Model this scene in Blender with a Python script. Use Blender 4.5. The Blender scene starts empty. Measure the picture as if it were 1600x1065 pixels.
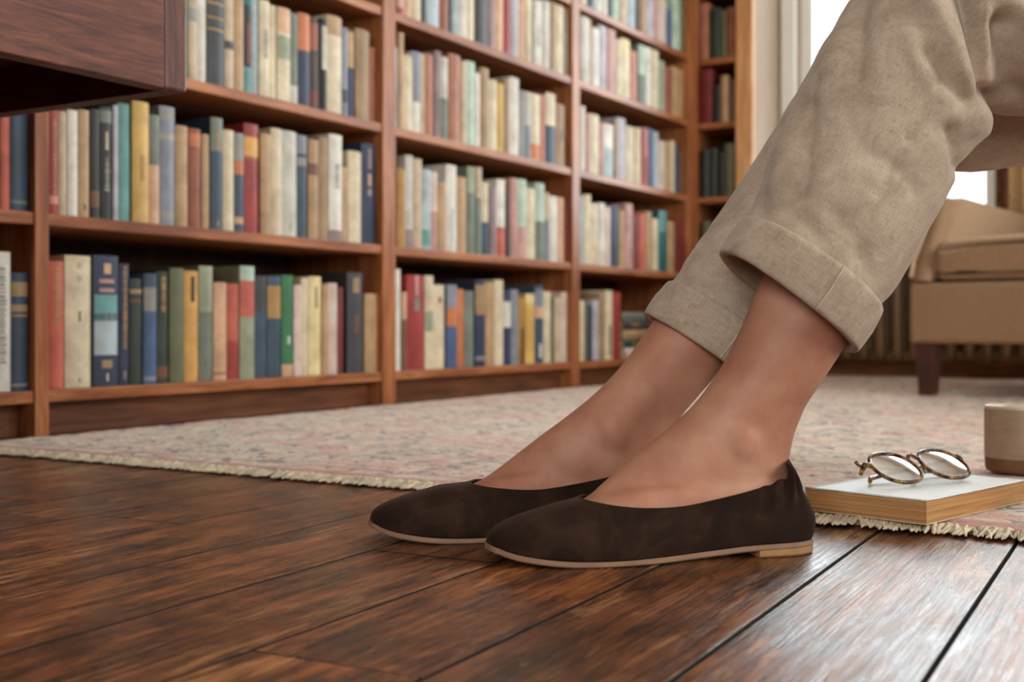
import bpy, bmesh, math, random
from mathutils import Vector, Matrix, noise as mnoise

random.seed(7)
SC = bpy.context.scene
COL = SC.collection

# ------------------------------------------------------------------ camera
F = 1900.0            # focal length in pixels of the 1600 px wide frame
HORIZON = 509.0
EYE = 0.18
YAW = math.atan(0.6)  # bookcase direction is 31 deg to the right of the view axis
CY, SY = math.cos(YAW), math.sin(YAW)

cam_d = bpy.data.cameras.new('camera')
cam = bpy.data.objects.new('camera', cam_d)
COL.objects.link(cam)
cam.location = (0, 0, EYE)
cam.rotation_euler = (math.pi / 2, 0, YAW)
cam_d.sensor_width = 36.0
cam_d.lens = F / 1600 * 36.0
cam_d.shift_y = -(532.5 - HORIZON) / 1600
cam_d.clip_start = 0.02
cam_d.dof.use_dof = True
cam_d.dof.focus_distance = 0.98
cam_d.dof.aperture_fstop = 7.1
SC.camera = cam

# ------------------------------------------------------------------ light
w = bpy.data.worlds.new('overcast_sky'); SC.world = w; w.use_nodes = True
bg = w.node_tree.nodes['Background']
bg.inputs[0].default_value = (0.93, 0.97, 1.0, 1); bg.inputs[1].default_value = 2.2

def area(name, loc, rot, sx, sy, power, col):
    d = bpy.data.lights.new(name, 'AREA'); d.shape = 'RECTANGLE'; d.size = sx; d.size_y = sy
    d.energy = power; d.color = col
    o = bpy.data.objects.new(name, d); COL.objects.link(o); o.location = loc; o.rotation_euler = rot
    return o
BACK_Y, RIGHT_X, LEFT_X, FRONT_Y, CEIL = 4.32, 2.6, -1.96, -2.3, 2.75
HP = math.pi / 2
# daylight entering by each window opening (area lamp fills the opening, facing in); the front one is added fill
area('daylight_back_window', (-1.03, BACK_Y + 0.16, 1.35), (-HP, 0, 0), 0.62, 1.6, 20, (0.88, 0.94, 1.0))
area('daylight_back_window', (0.25, BACK_Y + 0.16, 1.35), (-HP, 0, 0), 1.0, 1.6, 36, (0.90, 0.95, 1.0))
area('daylight_side_window', (RIGHT_X + 0.12, 1.55, 1.45), (HP, 0, HP), 1.2, 1.8, 62, (1.0, 0.98, 0.955))
area('daylight_side_window', (RIGHT_X + 0.12, 3.2, 1.45), (HP, 0, HP), 1.2, 1.8, 26, (1.0, 0.98, 0.955))
area('added_front_window_fill', (0.6, FRONT_Y - 0.12, 1.35), (HP, 0, 0), 1.8, 1.8, 46, (1.0, 0.98, 0.955))  # unseen window behind the camera, added as fill for shoes and desk
SC.view_settings.view_transform = 'Standard'
SC.view_settings.look = 'None'
SC.view_settings.gamma = 1.0
SC.view_settings.use_curve_mapping = False
SC.view_settings.exposure = 0.34
SC.cycles.max_bounces = 8
SC.cycles.use_denoising = True
SC.cycles.caustics_reflective = False
SC.cycles.caustics_refractive = False
SC.cycles.sample_clamp_indirect = 6.0

# ------------------------------------------------------------------ helpers
def cw(X, Z, H):
    """right, depth, height of the standing viewer -> world"""
    return Vector((X * CY - Z * SY, X * SY + Z * CY, H))
def pix(u, v, Z):
    return cw((u - 800) / F * Z, Z, EYE - (v - HORIZON) / F * Z)
def floor_pt(u, v, H=0.0):
    Z = F * (EYE - H) / (v - HORIZON)
    return cw((u - 800) / F * Z, Z, H)
def to_pix(p):
    X = p[0] * CY + p[1] * SY; Z = -p[0] * SY + p[1] * CY
    return 800 + F * X / Z, HORIZON + F * (EYE - p[2]) / Z
def lin(c):
    o = []
    for v in c:
        v = v / 255.0
        o.append(v / 12.92 if v <= 0.04045 else ((v + 0.055) / 1.055) ** 2.4)
    return (o[0], o[1], o[2], 1.0)
def lerp(a, b, t): return a + (b - a) * t
def sstep(a, b, x):
    t = min(1, max(0, (x - a) / (b - a))); return t * t * (3 - 2 * t)
def interp(tab, x):
    if x <= tab[0][0]: return tab[0][1]
    for i in range(len(tab) - 1):
        x0, y0 = tab[i]; x1, y1 = tab[i + 1]
        if x <= x1:
            # monotone-ish cubic through neighbours
            ym = tab[i - 1][1] if i > 0 else y0; xm = tab[i - 1][0] if i > 0 else x0 - (x1 - x0)
            yp = tab[i + 2][1] if i + 2 < len(tab) else y1; xp = tab[i + 2][0] if i + 2 < len(tab) else x1 + (x1 - x0)
            m0 = (y1 - ym) / (x1 - xm) * (x1 - x0); m1 = (yp - y0) / (xp - x0) * (x1 - x0)
            t = (x - x0) / (x1 - x0)
            return (2*t**3-3*t**2+1)*y0 + (t**3-2*t**2+t)*m0 + (-2*t**3+3*t**2)*y1 + (t**3-t**2)*m1
    return tab[-1][1]

def link(o, parent=None):
    COL.objects.link(o)
    if parent is not None: o.parent = parent
    return o
def obj(name, me, mat=None, parent=None, smooth=False):
    if isinstance(me, bmesh.types.BMesh):
        bm = me; me = bpy.data.meshes.new(name); bm.to_mesh(me); bm.free()
    if mat is not None and not me.materials: me.materials.append(mat)
    if smooth:
        me.polygons.foreach_set('use_smooth', [True] * len(me.polygons))
    return link(bpy.data.objects.new(name, me), parent)
def tag(o, label=None, cat=None, group=None, kind=None):
    if label: o['label'] = label
    if cat: o['category'] = cat
    if group: o['group'] = group
    if kind: o['kind'] = kind
    return o
def empty(name, loc=(0, 0, 0), rz=0.0, parent=None):
    o = bpy.data.objects.new(name, None); o.empty_display_size = 0.05
    o.location = loc; o.rotation_euler = (0, 0, rz)
    return link(o, parent)
def box(bm, x0, x1, y0, y1, z0, z1, bev=0.0):
    r = bmesh.ops.create_cube(bm, size=1.0)
    vs = r['verts']
    for v in vs:
        v.co = Vector(((x0 + x1) / 2 + v.co.x * (x1 - x0), (y0 + y1) / 2 + v.co.y * (y1 - y0), (z0 + z1) / 2 + v.co.z * (z1 - z0)))
    if bev > 0:
        es = list({e for v in vs for e in v.link_edges})
        bmesh.ops.bevel(bm, geom=es, offset=bev, segments=2, affect='EDGES', profile=0.6)
def boxobj(name, ext, mat, parent=None, bev=0.0, smooth=False):
    bm = bmesh.new(); box(bm, *ext, bev=bev)
    return obj(name, bm, mat, parent, smooth)
def mesh(name, verts, faces):
    me = bpy.data.meshes.new(name); me.from_pydata([tuple(v) for v in verts], [], faces); me.update(); return me
def tube(pts, rad, n=10, closed=False, caps=True):
    """swept round tube through points; rad scalar or list"""
    pts = [Vector(p) for p in pts]; m = len(pts)
    rads = rad if isinstance(rad, (list, tuple)) else [rad] * m
    verts, faces = [], []
    up = None
    for i, p in enumerate(pts):
        if closed: t = (pts[(i + 1) % m] - pts[i - 1]).normalized()
        else: t = (pts[min(i + 1, m - 1)] - pts[max(i - 1, 0)]).normalized()
        if up is None:
            up = Vector((0, 0, 1)) if abs(t.z) < 0.9 else Vector((1, 0, 0))
        a = t.cross(up).normalized(); up = a.cross(t).normalized()
        for k in range(n):
            th = 2 * math.pi * k / n
            verts.append(p + (a * math.cos(th) + up * math.sin(th)) * rads[i])
    for i in range(m if closed else m - 1):
        j = (i + 1) % m
        for k in range(n):
            l = (k + 1) % n
            faces.append((i*n+k, i*n+l, j*n+l, j*n+k))
    if caps and not closed:
        faces.append(tuple(range(n))[::-1]); faces.append(tuple((m-1)*n + k for k in range(n)))
    return verts, faces

# ------------------------------------------------------------------ materials
class NT:
    def __init__(s, name):
        s.m = bpy.data.materials.new(name); s.m.use_nodes = True
        s.t = s.m.node_tree; s.b = s.t.nodes['Principled BSDF']; s.out = s.t.nodes['Material Output']
    def n(s, typ, **kw):
        nd = s.t.nodes.new(typ)
        for k, v in kw.items():
            if k.startswith('i_'):
                key = k[2:]
                key = int(key) if key.isdigit() else key.replace('_', ' ')
                if isinstance(v, bpy.types.NodeSocket): s.t.links.new(v, nd.inputs[key])
                else: nd.inputs[key].default_value = v
            else: setattr(nd, k, v)
        return nd
    def set(s, name, v):
        if isinstance(v, bpy.types.NodeSocket): s.t.links.new(v, s.b.inputs[name])
        else: s.b.inputs[name].default_value = v
    def coord(s, kind='Object', scale=(1, 1, 1), offs=None):
        tc = s.n('ShaderNodeTexCoord')
        mp = s.n('ShaderNodeMapping', i_Vector=tc.outputs[kind])
        mp.inputs['Scale'].default_value = scale
        if offs is not None: s.t.links.new(offs, mp.inputs['Location'])
        return mp.outputs[0]
    def noise(s, vec, scale, detail=4, rough=0.6, dist=0.0):
        nd = s.n('ShaderNodeTexNoise', i_Vector=vec, i_Scale=scale, i_Detail=detail, i_Roughness=rough, i_Distortion=dist)
        return nd.outputs['Fac']
    def ramp(s, fac, stops, interp='LINEAR'):
        nd = s.n('ShaderNodeValToRGB', i_Fac=fac); cr = nd.color_ramp; cr.interpolation = interp
        while len(cr.elements) > 1: cr.elements.remove(cr.elements[-1])
        for i, (p, c) in enumerate(stops):
            e = cr.elements[0] if i == 0 else cr.elements.new(p)
            e.position = p; e.color = c if len(c) == 4 else lin(c)
        return nd.outputs['Color']
    def mix(s, fac, a, b, mode='MIX'):
        nd = s.n('ShaderNodeMix', data_type='RGBA', blend_type=mode)
        for key, v in ((0, fac), (6, a), (7, b)):
            if isinstance(v, bpy.types.NodeSocket): s.t.links.new(v, nd.inputs[key])
            else: nd.inputs[key].default_value = v if key == 0 else (v if len(v) == 4 else lin(v))
        return nd.outputs[2]
    def math(s, op, a, b=0.0, clamp=False):
        nd = s.n('ShaderNodeMath', operation=op, use_clamp=clamp)
        for k, v in ((0, a), (1, b)):
            if isinstance(v, bpy.types.NodeSocket): s.t.links.new(v, nd.inputs[k])
            else: nd.inputs[k].default_value = v
        return nd.outputs[0]
    def bump(s, h, strength=0.3, dist=0.002):
        nd = s.n('ShaderNodeBump', i_Height=h, i_Strength=strength, i_Distance=dist)
        s.t.links.new(nd.outputs[0], s.b.inputs['Normal'])
    def rnd(s):
        oi = s.n('ShaderNodeObjectInfo')
        return oi

def wood(name, dark, mid, light, rough=0.4, axis='Y', scale=1.0, spec=0.32, coat=0.0):
    m = NT(name)
    st = {'X': (1.2, 14, 14), 'Y': (14, 1.2, 14), 'Z': (14, 14, 1.2)}[axis]
    oi = m.rnd()
    r = m.n('ShaderNodeCombineXYZ', i_X=m.math('MULTIPLY', oi.outputs['Random'], 7.0), i_Y=m.math('MULTIPLY', oi.outputs['Random'], 13.0), i_Z=m.math('MULTIPLY', oi.outputs['Random'], 5.0)).outputs[0]
    v = m.coord('Object', tuple(a * scale for a in st), r)
    a = m.noise(v, 2.2, 6, 0.62, 1.2); b = m.noise(v, 11, 4, 0.7)
    f = m.math('ADD', m.math('MULTIPLY', a, 0.7), m.math('MULTIPLY', b, 0.3))
    c = m.ramp(f, [(0.38, dark), (0.5, mid), (0.62, light)])
    m.set('Base Color', c); m.set('Roughness', m.n('ShaderNodeMapRange', i_Value=b, i_3=rough - 0.08, i_4=rough + 0.12).outputs[0])
    m.set('Specular IOR Level', spec); m.set('Coat Weight', coat); m.set('Coat Roughness', 0.25)
    m.bump(f, 0.18, 0.002)
    return m.m
def plain(name, rgb, rough=0.6, var=0.12, scale=30, bump=0.1, metallic=0.0, spec=0.5, sheen=0.0):
    m = NT(name); v = m.coord('Object')
    n = m.noise(v, scale, 4)
    k = [max(0, x * (1 - var)) for x in rgb]; l = [min(255, x * (1 + var)) for x in rgb]
    m.set('Base Color', m.ramp(n, [(0.3, k), (0.7, l)])); m.set('Roughness', rough); m.set('Metallic', metallic)
    m.set('Specular IOR Level', spec); m.set('Sheen Weight', sheen)
    if bump: m.bump(m.noise(v, scale * 8, 3), bump, 0.001)
    return m.m

M = {}
M['case'] = wood('bookcase_wood_along', (118, 66, 37), (154, 92, 54), (182, 119, 75), 0.36, 'Y')
M['case_up'] = wood('bookcase_wood_upright', (118, 66, 37), (154, 92, 54), (182, 119, 75), 0.36, 'Z')
M['case_x'] = wood('bookcase_wood_across', (118, 66, 37), (154, 92, 54), (182, 119, 75), 0.36, 'X')
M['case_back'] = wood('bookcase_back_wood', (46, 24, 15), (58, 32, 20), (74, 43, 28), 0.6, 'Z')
M['plinth'] = wood('plinth_shaded_wood', (82, 46, 26), (110, 65, 39), (132, 82, 51), 0.5, 'Y')  # darker copy of the case wood: recess shade put into the colour
M['case_edge'] = wood('bookcase_light_edge', (186, 128, 80), (212, 158, 106), (228, 180, 132), 0.4, 'Z')
M['desk'] = wood('desk_mahogany', (72, 35, 24), (102, 53, 37), (126, 71, 51), 0.42, 'Y', 3.4)
M['desk_z'] = wood('desk_mahogany_end', (72, 38, 28), (96, 54, 42), (114, 70, 55), 0.42, 'Z', 3.4)
M['desk_x'] = wood('desk_mahogany_across', (52, 24, 17), (82, 42, 30), (102, 56, 40), 0.45, 'X', 1.6)
M['mahogany'] = plain('mahogany_leg', (72, 34, 24), 0.35, 0.2, 20, 0.05)

# floor boards: long axis = local X
m = NT('old_floorboard'); oi = m.rnd()
r = m.n('ShaderNodeCombineXYZ', i_X=m.math('MULTIPLY', oi.outputs['Random'], 31.0), i_Y=m.math('MULTIPLY', oi.outputs['Random'], 17.0)).outputs[0]
v1 = m.coord('Object', (3.0, 44, 44), r); v2 = m.coord('Object', (6, 13, 13), r); v3 = m.coord('Object', (9, 330, 330), r)
grain = m.noise(v1, 2.0, 8, 0.72, 0.7); blot = m.noise(v2, 1.5, 6, 0.66, 0.6); fine = m.noise(v3, 1.6, 3, 0.6)
wear = m.noise(m.coord('Object', (7, 55, 55), r), 1.6, 6, 0.7, 0.6)
f = m.math('ADD', m.math('MULTIPLY', grain, 0.5), m.math('MULTIPLY', blot, 0.5))
c = m.ramp(f, [(0.37, (40, 22, 12)), (0.45, (88, 50, 27)), (0.52, (134, 80, 44)), (0.61, (174, 112, 66))])
c = m.mix(m.ramp(m.noise(m.coord('Object', (16, 40, 40), r), 1.4, 6, 0.7, 0.8), [(0.54, (0, 0, 0)), (0.62, (200, 200, 200))]), c, (40, 25, 17))
c = m.mix(m.ramp(m.math('MULTIPLY', m.math('ADD', wear, m.noise(m.coord('Object', (2.5, 9, 9), r), 1.3, 3)), 0.5), [(0.55, (0, 0, 0)), (0.60, (230, 230, 230))]), c, (206, 150, 96))
c = m.mix(m.ramp(fine, [(0.36, (205, 205, 205)), (0.48, (0, 0, 0))]), c, (30, 17, 10))
mid = m.noise(m.coord('Object', (6, 115, 115), r), 1.5, 5, 0.68, 0.5)
c = m.mix(m.ramp(mid, [(0.36, (215, 215, 215)), (0.47, (0, 0, 0))]), c, (28, 16, 10))
scr = m.noise(m.coord('Object', (13, 150, 150), r), 1.5, 5, 0.7, 0.4)
c = m.mix(m.ramp(scr, [(0.62, (0, 0, 0)), (0.68, (190, 190, 190))]), c, (206, 156, 104))
c = m.mix(1.0, c, m.ramp(oi.outputs['Random'], [(0.0, (205, 200, 200)), (0.5, (255, 240, 228)), (1.0, (225, 225, 230))]), 'MULTIPLY')
m.set('Base Color', c)
m.set('Roughness', m.ramp(m.math('ADD', m.math('MULTIPLY', fine, 0.5), m.math('MULTIPLY', blot, 0.5)), [(0.36, (0.16,) * 3 + (1,)), (0.64, (0.42,) * 3 + (1,))]))
m.set('Specular IOR Level', 0.5)
m.bump(m.math('ADD', m.math('MULTIPLY', fine, 0.4), m.math('ADD', m.math('MULTIPLY', mid, 0.6), m.math('MULTIPLY', grain, 0.8))), 0.5, 0.003)
M['plank'] = m.m
M['subfloor'] = plain('dark_subfloor', (20, 13, 9), 0.9, 0.2)

# rug: faded oriental pattern
m = NT('faded_rug'); v = m.coord('Object')
big = m.noise(m.coord('Object', (3.2, 3.6, 1)), 1.5, 4, 0.6, 1.0)
pat = m.noise(m.coord('Object', (9, 11, 1)), 1.7, 5, 0.62, 2.2)
pat2 = m.noise(m.coord('Object', (14, 15, 1)), 1.9, 4, 0.62, 1.6)
tuft = m.noise(v, 230, 2, 0.6)
c = m.ramp(big, [(0.38, (206, 188, 164)), (0.47, (226, 212, 190)), (0.55, (222, 176, 158)), (0.64, (226, 206, 184))])
c = m.mix(m.ramp(pat, [(0.52, (0, 0, 0)), (0.58, (165, 165, 165))]), c, (198, 126, 106))
c = m.mix(m.ramp(pat, [(0.36, (215, 215, 215)), (0.43, (0, 0, 0))]), c, (236, 226, 206))
c = m.mix(m.ramp(pat2, [(0.555, (0, 0, 0)), (0.60, (228, 228, 228))]), c, (66, 66, 86))
c = m.mix(m.ramp(pat2, [(0.36, (180, 180, 180)), (0.42, (0, 0, 0))]), c, (152, 130, 120))
sp = m.n('ShaderNodeSeparateXYZ', i_0=v); yy = sp.outputs['Y']
wob = m.math('MULTIPLY', m.math('SUBTRACT', m.noise(v, 14, 2), 0.5), 0.02)
yy = m.math('ADD', yy, wob)
stripe = m.ramp(m.n('ShaderNodeMapRange', i_Value=yy, i_1=0.0, i_2=0.6).outputs[0],
                [(0.0, (1, 1, 1, 1)), (0.045, (1, 1, 1, 1)), (0.06, (0, 0, 0, 1)), (0.085, (0, 0, 0, 1)), (0.095, (.5, .5, .5, 1)), (0.12, (.5, .5, .5, 1)), (0.13, (0, 0, 0, 1))])
c = m.mix(m.math('MULTIPLY', stripe, 0.8), c, (186, 116, 96))
c = m.mix(m.ramp(tuft, [(0.3, (90, 90, 90)), (0.5, (0, 0, 0))]), c, (140, 116, 100))
m.set('Base Color', c); m.set('Roughness', 0.95); m.set('Specular IOR Level', 0.1); m.set('Sheen Weight', 0.25)
m.bump(m.math('ADD', m.math('MULTIPLY', tuft, 0.6), m.math('MULTIPLY', pat2, 0.4)), 0.7, 0.006)
M['rug'] = m.m
M['fringe'] = plain('rug_fringe_cotton', (214, 200, 174), 0.95, 0.14, 90, 0.4, spec=0.1)

# book cover colour comes from the object's own colour
m = NT('book_cover'); oi = m.rnd()
v = m.coord('Object', (1, 1, 1), m.n('ShaderNodeCombineXYZ', i_X=m.math('MULTIPLY', oi.outputs['Random'], 9.0)).outputs[0])
n1 = m.noise(v, 16, 5, 0.7); n2 = m.noise(v, 160, 2)
c = m.mix(1.0, oi.outputs['Color'], m.ramp(n1, [(0.3, (205, 200, 194)), (0.65, (255, 255, 255))]), 'MULTIPLY')
m.set('Base Color', c); m.set('Roughness', 0.52); m.set('Specular IOR Level', 0.4); m.bump(n2, 0.12, 0.001)
M['book'] = m.m
M['pages'] = plain('book_pages', (206, 188, 156), 0.85, 0.08, 120, 0.2)

m = NT('tan_skin'); v = m.coord('Object')
n1 = m.noise(v, 16, 4, 0.6); n2 = m.noise(v, 120, 3, 0.6); n3 = m.noise(v, 700, 2, 0.5)
c = m.ramp(n1, [(0.32, (168, 110, 88)), (0.5, (184, 129, 104)), (0.68, (197, 146, 120))])
c = m.mix(m.ramp(n2, [(0.55, (0, 0, 0)), (0.75, (90, 90, 90))]), c, (170, 100, 76))
m.set('Base Color', c); m.set('Roughness', 0.54); m.set('Specular IOR Level', 0.38)
m.set('Subsurface Weight', 0.12); m.set('Subsurface Radius', (0.008, 0.003, 0.0015)); m.set('Subsurface Scale', 0.6)
m.bump(m.math('ADD', m.math('MULTIPLY', n2, 0.5), m.math('MULTIPLY', n3, 0.5)), 0.16, 0.0012)
M['skin'] = m.m

m = NT('beige_linen'); v = m.coord('UV', (1, 1, 1))
n1 = m.noise(m.coord('Object'), 26, 6, 0.72, 0.6); n0 = m.noise(m.coord('Object'), 140, 4, 0.7); n9 = m.noise(m.coord('Object'), 420, 2, 0.6)
wa = m.noise(m.coord('UV', (1250, 70, 1)), 1.0, 4, 0.7); wb = m.noise(m.coord('UV', (70, 1250, 1)), 1.0, 3, 0.7)
wv = m.math('ADD', m.math('MULTIPLY', wa, 0.5), m.math('MULTIPLY', wb, 0.5))
c = m.ramp(n1, [(0.34, (170, 150, 131)), (0.5, (186, 166, 146)), (0.66, (200, 181, 161))])
c = m.mix(m.ramp(wv, [(0.38, (195, 195, 195)), (0.50, (0, 0, 0))]), c, (124, 104, 88))
c = m.mix(m.ramp(wv, [(0.52, (0, 0, 0)), (0.70, (150, 150, 150))]), c, (208, 190, 168))
c = m.mix(m.ramp(m.math('MULTIPLY', m.math('ADD', n0, n9), 0.5), [(0.40, (75, 75, 75)), (0.50, (0, 0, 0))]), c, (124, 104, 88))
m.set('Base Color', c); m.set('Roughness', 0.9); m.set('Specular IOR Level', 0.15); m.set('Sheen Weight', 0.25); m.set('Sheen Roughness', 0.4)
m.bump(m.math('ADD', m.math('MULTIPLY', wv, 0.8), m.math('MULTIPLY', n0, 0.5)), 0.5, 0.0012)
M['linen'] = m.m
M['thread'] = plain('linen_thread', (196, 178, 154), 0.9, 0.1, 200, 0.1)

m = NT('dark_brown_suede'); v = m.coord('Object')
n1 = m.noise(v, 22, 5, 0.65, 0.5); n2 = m.noise(v, 900, 2, 0.6)
c = m.ramp(n1, [(0.34, (34, 22, 16)), (0.52, (46, 31, 23)), (0.68, (62, 43, 33))])
c = m.mix(m.ramp(n2, [(0.35, (110, 110, 110)), (0.6, (0, 0, 0))]), c, (34, 22, 17))
m.set('Base Color', c); m.set('Roughness', 0.95); m.set('Specular IOR Level', 0.12); m.set('Sheen Weight', 0.12); m.set('Sheen Roughness', 0.45); m.set('Sheen Tint', lin((190, 150, 125)))
m.bump(n2, 0.35, 0.0008)
M['suede'] = m.m
M['sole'] = plain('tan_rubber_sole', (150, 116, 92), 0.55, 0.06, 60, 0.05)
M['heel'] = plain('stacked_tan_heel', (166, 124, 84), 0.5, 0.08, 60, 0.05)
M['insole'] = plain('shoe_lining', (120, 92, 72), 0.8, 0.05)

M['wall'] = plain('warm_plaster', (168, 147, 126), 0.85, 0.03, 6, 0.05)
M['ceiling'] = plain('white_ceiling', (236, 230, 220), 0.9, 0.02, 5, 0.0)
M['white'] = plain('white_gloss_paint', (232, 230, 222), 0.4, 0.02, 10, 0.0)
M['upholstery'] = plain('oatmeal_upholstery', (162, 132, 104), 0.9, 0.07, 160, 0.4, spec=0.15)
M['piping'] = plain('pale_piping', (204, 178, 148), 0.8, 0.05, 80, 0.1)
M['radiator'] = plain('bronze_radiator_paint', (120, 92, 62), 0.5, 0.1, 12, 0.05)
M['curtain'] = plain('tan_curtain', (196, 164, 122), 0.9, 0.06, 60, 0.3, spec=0.1)
M['brown_curtain'] = plain('dark_brown_drape', (92, 60, 42), 0.9, 0.2, 40, 0.3, spec=0.1)
M['gold'] = plain('antique_gold', (150, 112, 58), 0.35, 0.2, 120, 0.0, metallic=0.75)
M['silver'] = plain('silver_pad', (190, 190, 190), 0.2, 0.05, 50, 0.0, metallic=0.9)
m = NT('tortoiseshell'); v = m.coord('Object'); n = m.noise(v, 150, 4, 0.6)
m.set('Base Color', m.ramp(n, [(0.4, (44, 26, 16)), (0.52, (112, 72, 34)), (0.68, (178, 134, 70))])); m.set('Roughness', 0.18); M['tortoise'] = m.m
def glassmat(name, rough, amount):
    m = NT(name); t = m.t
    tr = t.nodes.new('ShaderNodeBsdfTransparent'); gl = t.nodes.new('ShaderNodeBsdfGlossy'); gl.inputs['Roughness'].default_value = rough
    tr.inputs[0].default_value = (0.97, 0.98, 0.97, 1)
    fr = t.nodes.new('ShaderNodeFresnel'); fr.inputs[0].default_value = 1.5
    mx = t.nodes.new('ShaderNodeMixShader'); t.links.new(m.math('MULTIPLY', fr.outputs[0], amount, True), mx.inputs[0])
    t.links.new(tr.outputs[0], mx.inputs[1]); t.links.new(gl.outputs[0], mx.inputs[2]); t.links.new(mx.outputs[0], m.out.inputs[0])
    return m.m
M['lens'] = glassmat('spectacle_lens', 0.03, 0.8)
M['pane'] = glassmat('window_glass', 0.02, 0.8)
m = NT('speckled_stoneware'); v = m.coord('Object'); n = m.noise(v, 40, 4); n2 = m.noise(m.coord('Object', (1, 1, 14)), 22, 3)
m.set('Base Color', m.mix(m.ramp(n2, [(0.45, (0, 0, 0)), (0.65, (130, 130, 130))]), m.ramp(n, [(0.3, (150, 124, 100)), (0.7, (172, 146, 120))]), (128, 104, 84))); m.set('Roughness', 0.45)
M['mug'] = m.m
M['mug_base'] = plain('raw_clay_band', (112, 76, 48), 0.7, 0.1, 60, 0.1)
M['mug_rim'] = plain('pale_glaze_rim', (206, 190, 168), 0.3, 0.05, 60, 0.0)
# ------------------------------------------------------------------ the room
def struct(name, ext, mat, parent=None, bev=0.0):
    return tag(boxobj(name, ext, mat, parent, bev), kind='structure')
WT = 0.25
def wall_with_holes(name, axis, pos, thick, a0, a1, holes, mat):
    """wall slab along an axis with rectangular openings (a0,a1,z0,z1)"""
    bm = bmesh.new()
    cuts = sorted(holes); edges = [a0] + [c for h in cuts for c in h[:2]] + [a1]
    def slab(s0, s1, z0, z1):
        if s1 - s0 < 1e-4 or z1 - z0 < 1e-4: return
        if axis == 'X': box(bm, s0, s1, pos, pos + thick, z0, z1)
        else: box(bm, pos, pos + thick, s0, s1, z0, z1)
    for i in range(0, len(edges), 2): slab(edges[i], edges[i + 1], 0, CEIL)
    for h in cuts: slab(h[0], h[1], 0, h[2]); slab(h[0], h[1], h[3], CEIL)
    return tag(obj(name, bm, mat), kind='structure')
WIN_B1 = (-1.385, -0.70, 0.50, 2.2); WIN_B2 = (-0.28, 0.78, 0.50, 2.2)
WIN_S = [(0.95, 2.15, 0.5, 2.4), (2.6, 3.8, 0.5, 2.4)]
WIN_F = (-0.4, 1.6, 0.4, 2.3)
wall_with_holes('wall_back', 'X', BACK_Y, WT, LEFT_X - WT, RIGHT_X + WT, [WIN_B1, WIN_B2], M['wall'])
wall_with_holes('wall_right', 'Y', RIGHT_X, WT, FRONT_Y, BACK_Y, WIN_S, M['wall'])
wall_with_holes('wall_front', 'X', FRONT_Y - WT, WT, LEFT_X - WT, RIGHT_X + WT, [WIN_F], M['wall'])
struct('wall_left', (LEFT_X - WT, LEFT_X, FRONT_Y, BACK_Y, 0, CEIL), M['wall'])
struct('ceiling', (LEFT_X - WT, RIGHT_X + WT, FRONT_Y - WT, BACK_Y + WT, CEIL, CEIL + 0.1), M['ceiling'])
struct('baseboard_back', (-1.42, RIGHT_X - 0.02, BACK_Y - 0.018, BACK_Y - 0.001, 0.001, 0.13), M['case_x'], bev=0.003)
struct('baseboard_right', (RIGHT_X - 0.018, RIGHT_X - 0.001, FRONT_Y + 0.02, BACK_Y - 0.02, 0.001, 0.13), M['white'], bev=0.003)

def sash_window(name, axis, h, face, inward, label=None):
    """frame, meeting rail, glass panes and a moulded trim inside the opening"""
    a0, a1, z0, z1 = h
    root = empty(name, ((a0 + a1) / 2, face, z0) if axis == 'X' else (face, (a0 + a1) / 2, z0)); tag(root, kind='structure')
    W = (a1 - a0) / 2; Ht = z1 - z0; out = -inward
    def part(nm, s0, s1, d0, d1, q0, q1, mat, bev=0.0):
        d0, d1 = sorted((d0 * out, d1 * out))
        ext = (s0, s1, d0, d1, q0, q1) if axis == 'X' else (d0, d1, s0, s1, q0, q1)
        return boxobj(nm, ext, mat, root, bev)
    t = 0.045
    part('trim', -W - 0.055, -W, -0.022, -0.001, -0.06, Ht + 0.08, M['white'], 0.006)
    part('trim', W, W + 0.055, -0.022, -0.001, -0.06, Ht + 0.08, M['white'], 0.006)
    part('trim', -W, W, -0.022, -0.001, Ht, Ht + 0.08, M['white'], 0.006)
    part('window_sill', -W - 0.05, W + 0.05, -0.19 if name == 'window_1' else -0.06, 0.0, -0.03, 0.0, M['white'], 0.006)  # first window's sill made extra deep to shade the radiator and floor
    part('frame', -W, -W + t, 0.04, 0.09, 0, Ht, M['white'], 0.004); part('frame', W - t, W, 0.04, 0.09, 0, Ht, M['white'], 0.004)
    part('frame', -W + t, W - t, 0.04, 0.09, 0, 0.06, M['white'], 0.004); part('frame', -W + t, W - t, 0.04, 0.09, Ht - t, Ht, M['white'], 0.004)
    mr = {'window_1': 0.54}.get(name, Ht * 0.5)
    part('meeting_rail', -W + t, W - t, 0.05, 0.085, mr - 0.018, mr + 0.018, M['white'], 0.004)
    part('pane', -W + t, W - t, 0.062, 0.066, 0.06, mr - 0.018, M['pane']); part('pane', -W + t, W - t, 0.062, 0.066, mr + 0.018, Ht - t, M['pane'])
    return root
sash_window('window_1', 'X', WIN_B1, BACK_Y, -1)
sash_window('window_2', 'X', WIN_B2, BACK_Y, -1)
sash_window('window_3', 'Y', WIN_S[0], RIGHT_X, -1)
sash_window('window_4', 'Y', WIN_S[1], RIGHT_X, -1)
sash_window('window_5', 'X', WIN_F, FRONT_Y, 1)  # unseen window added to carry the front fill lamp

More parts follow.
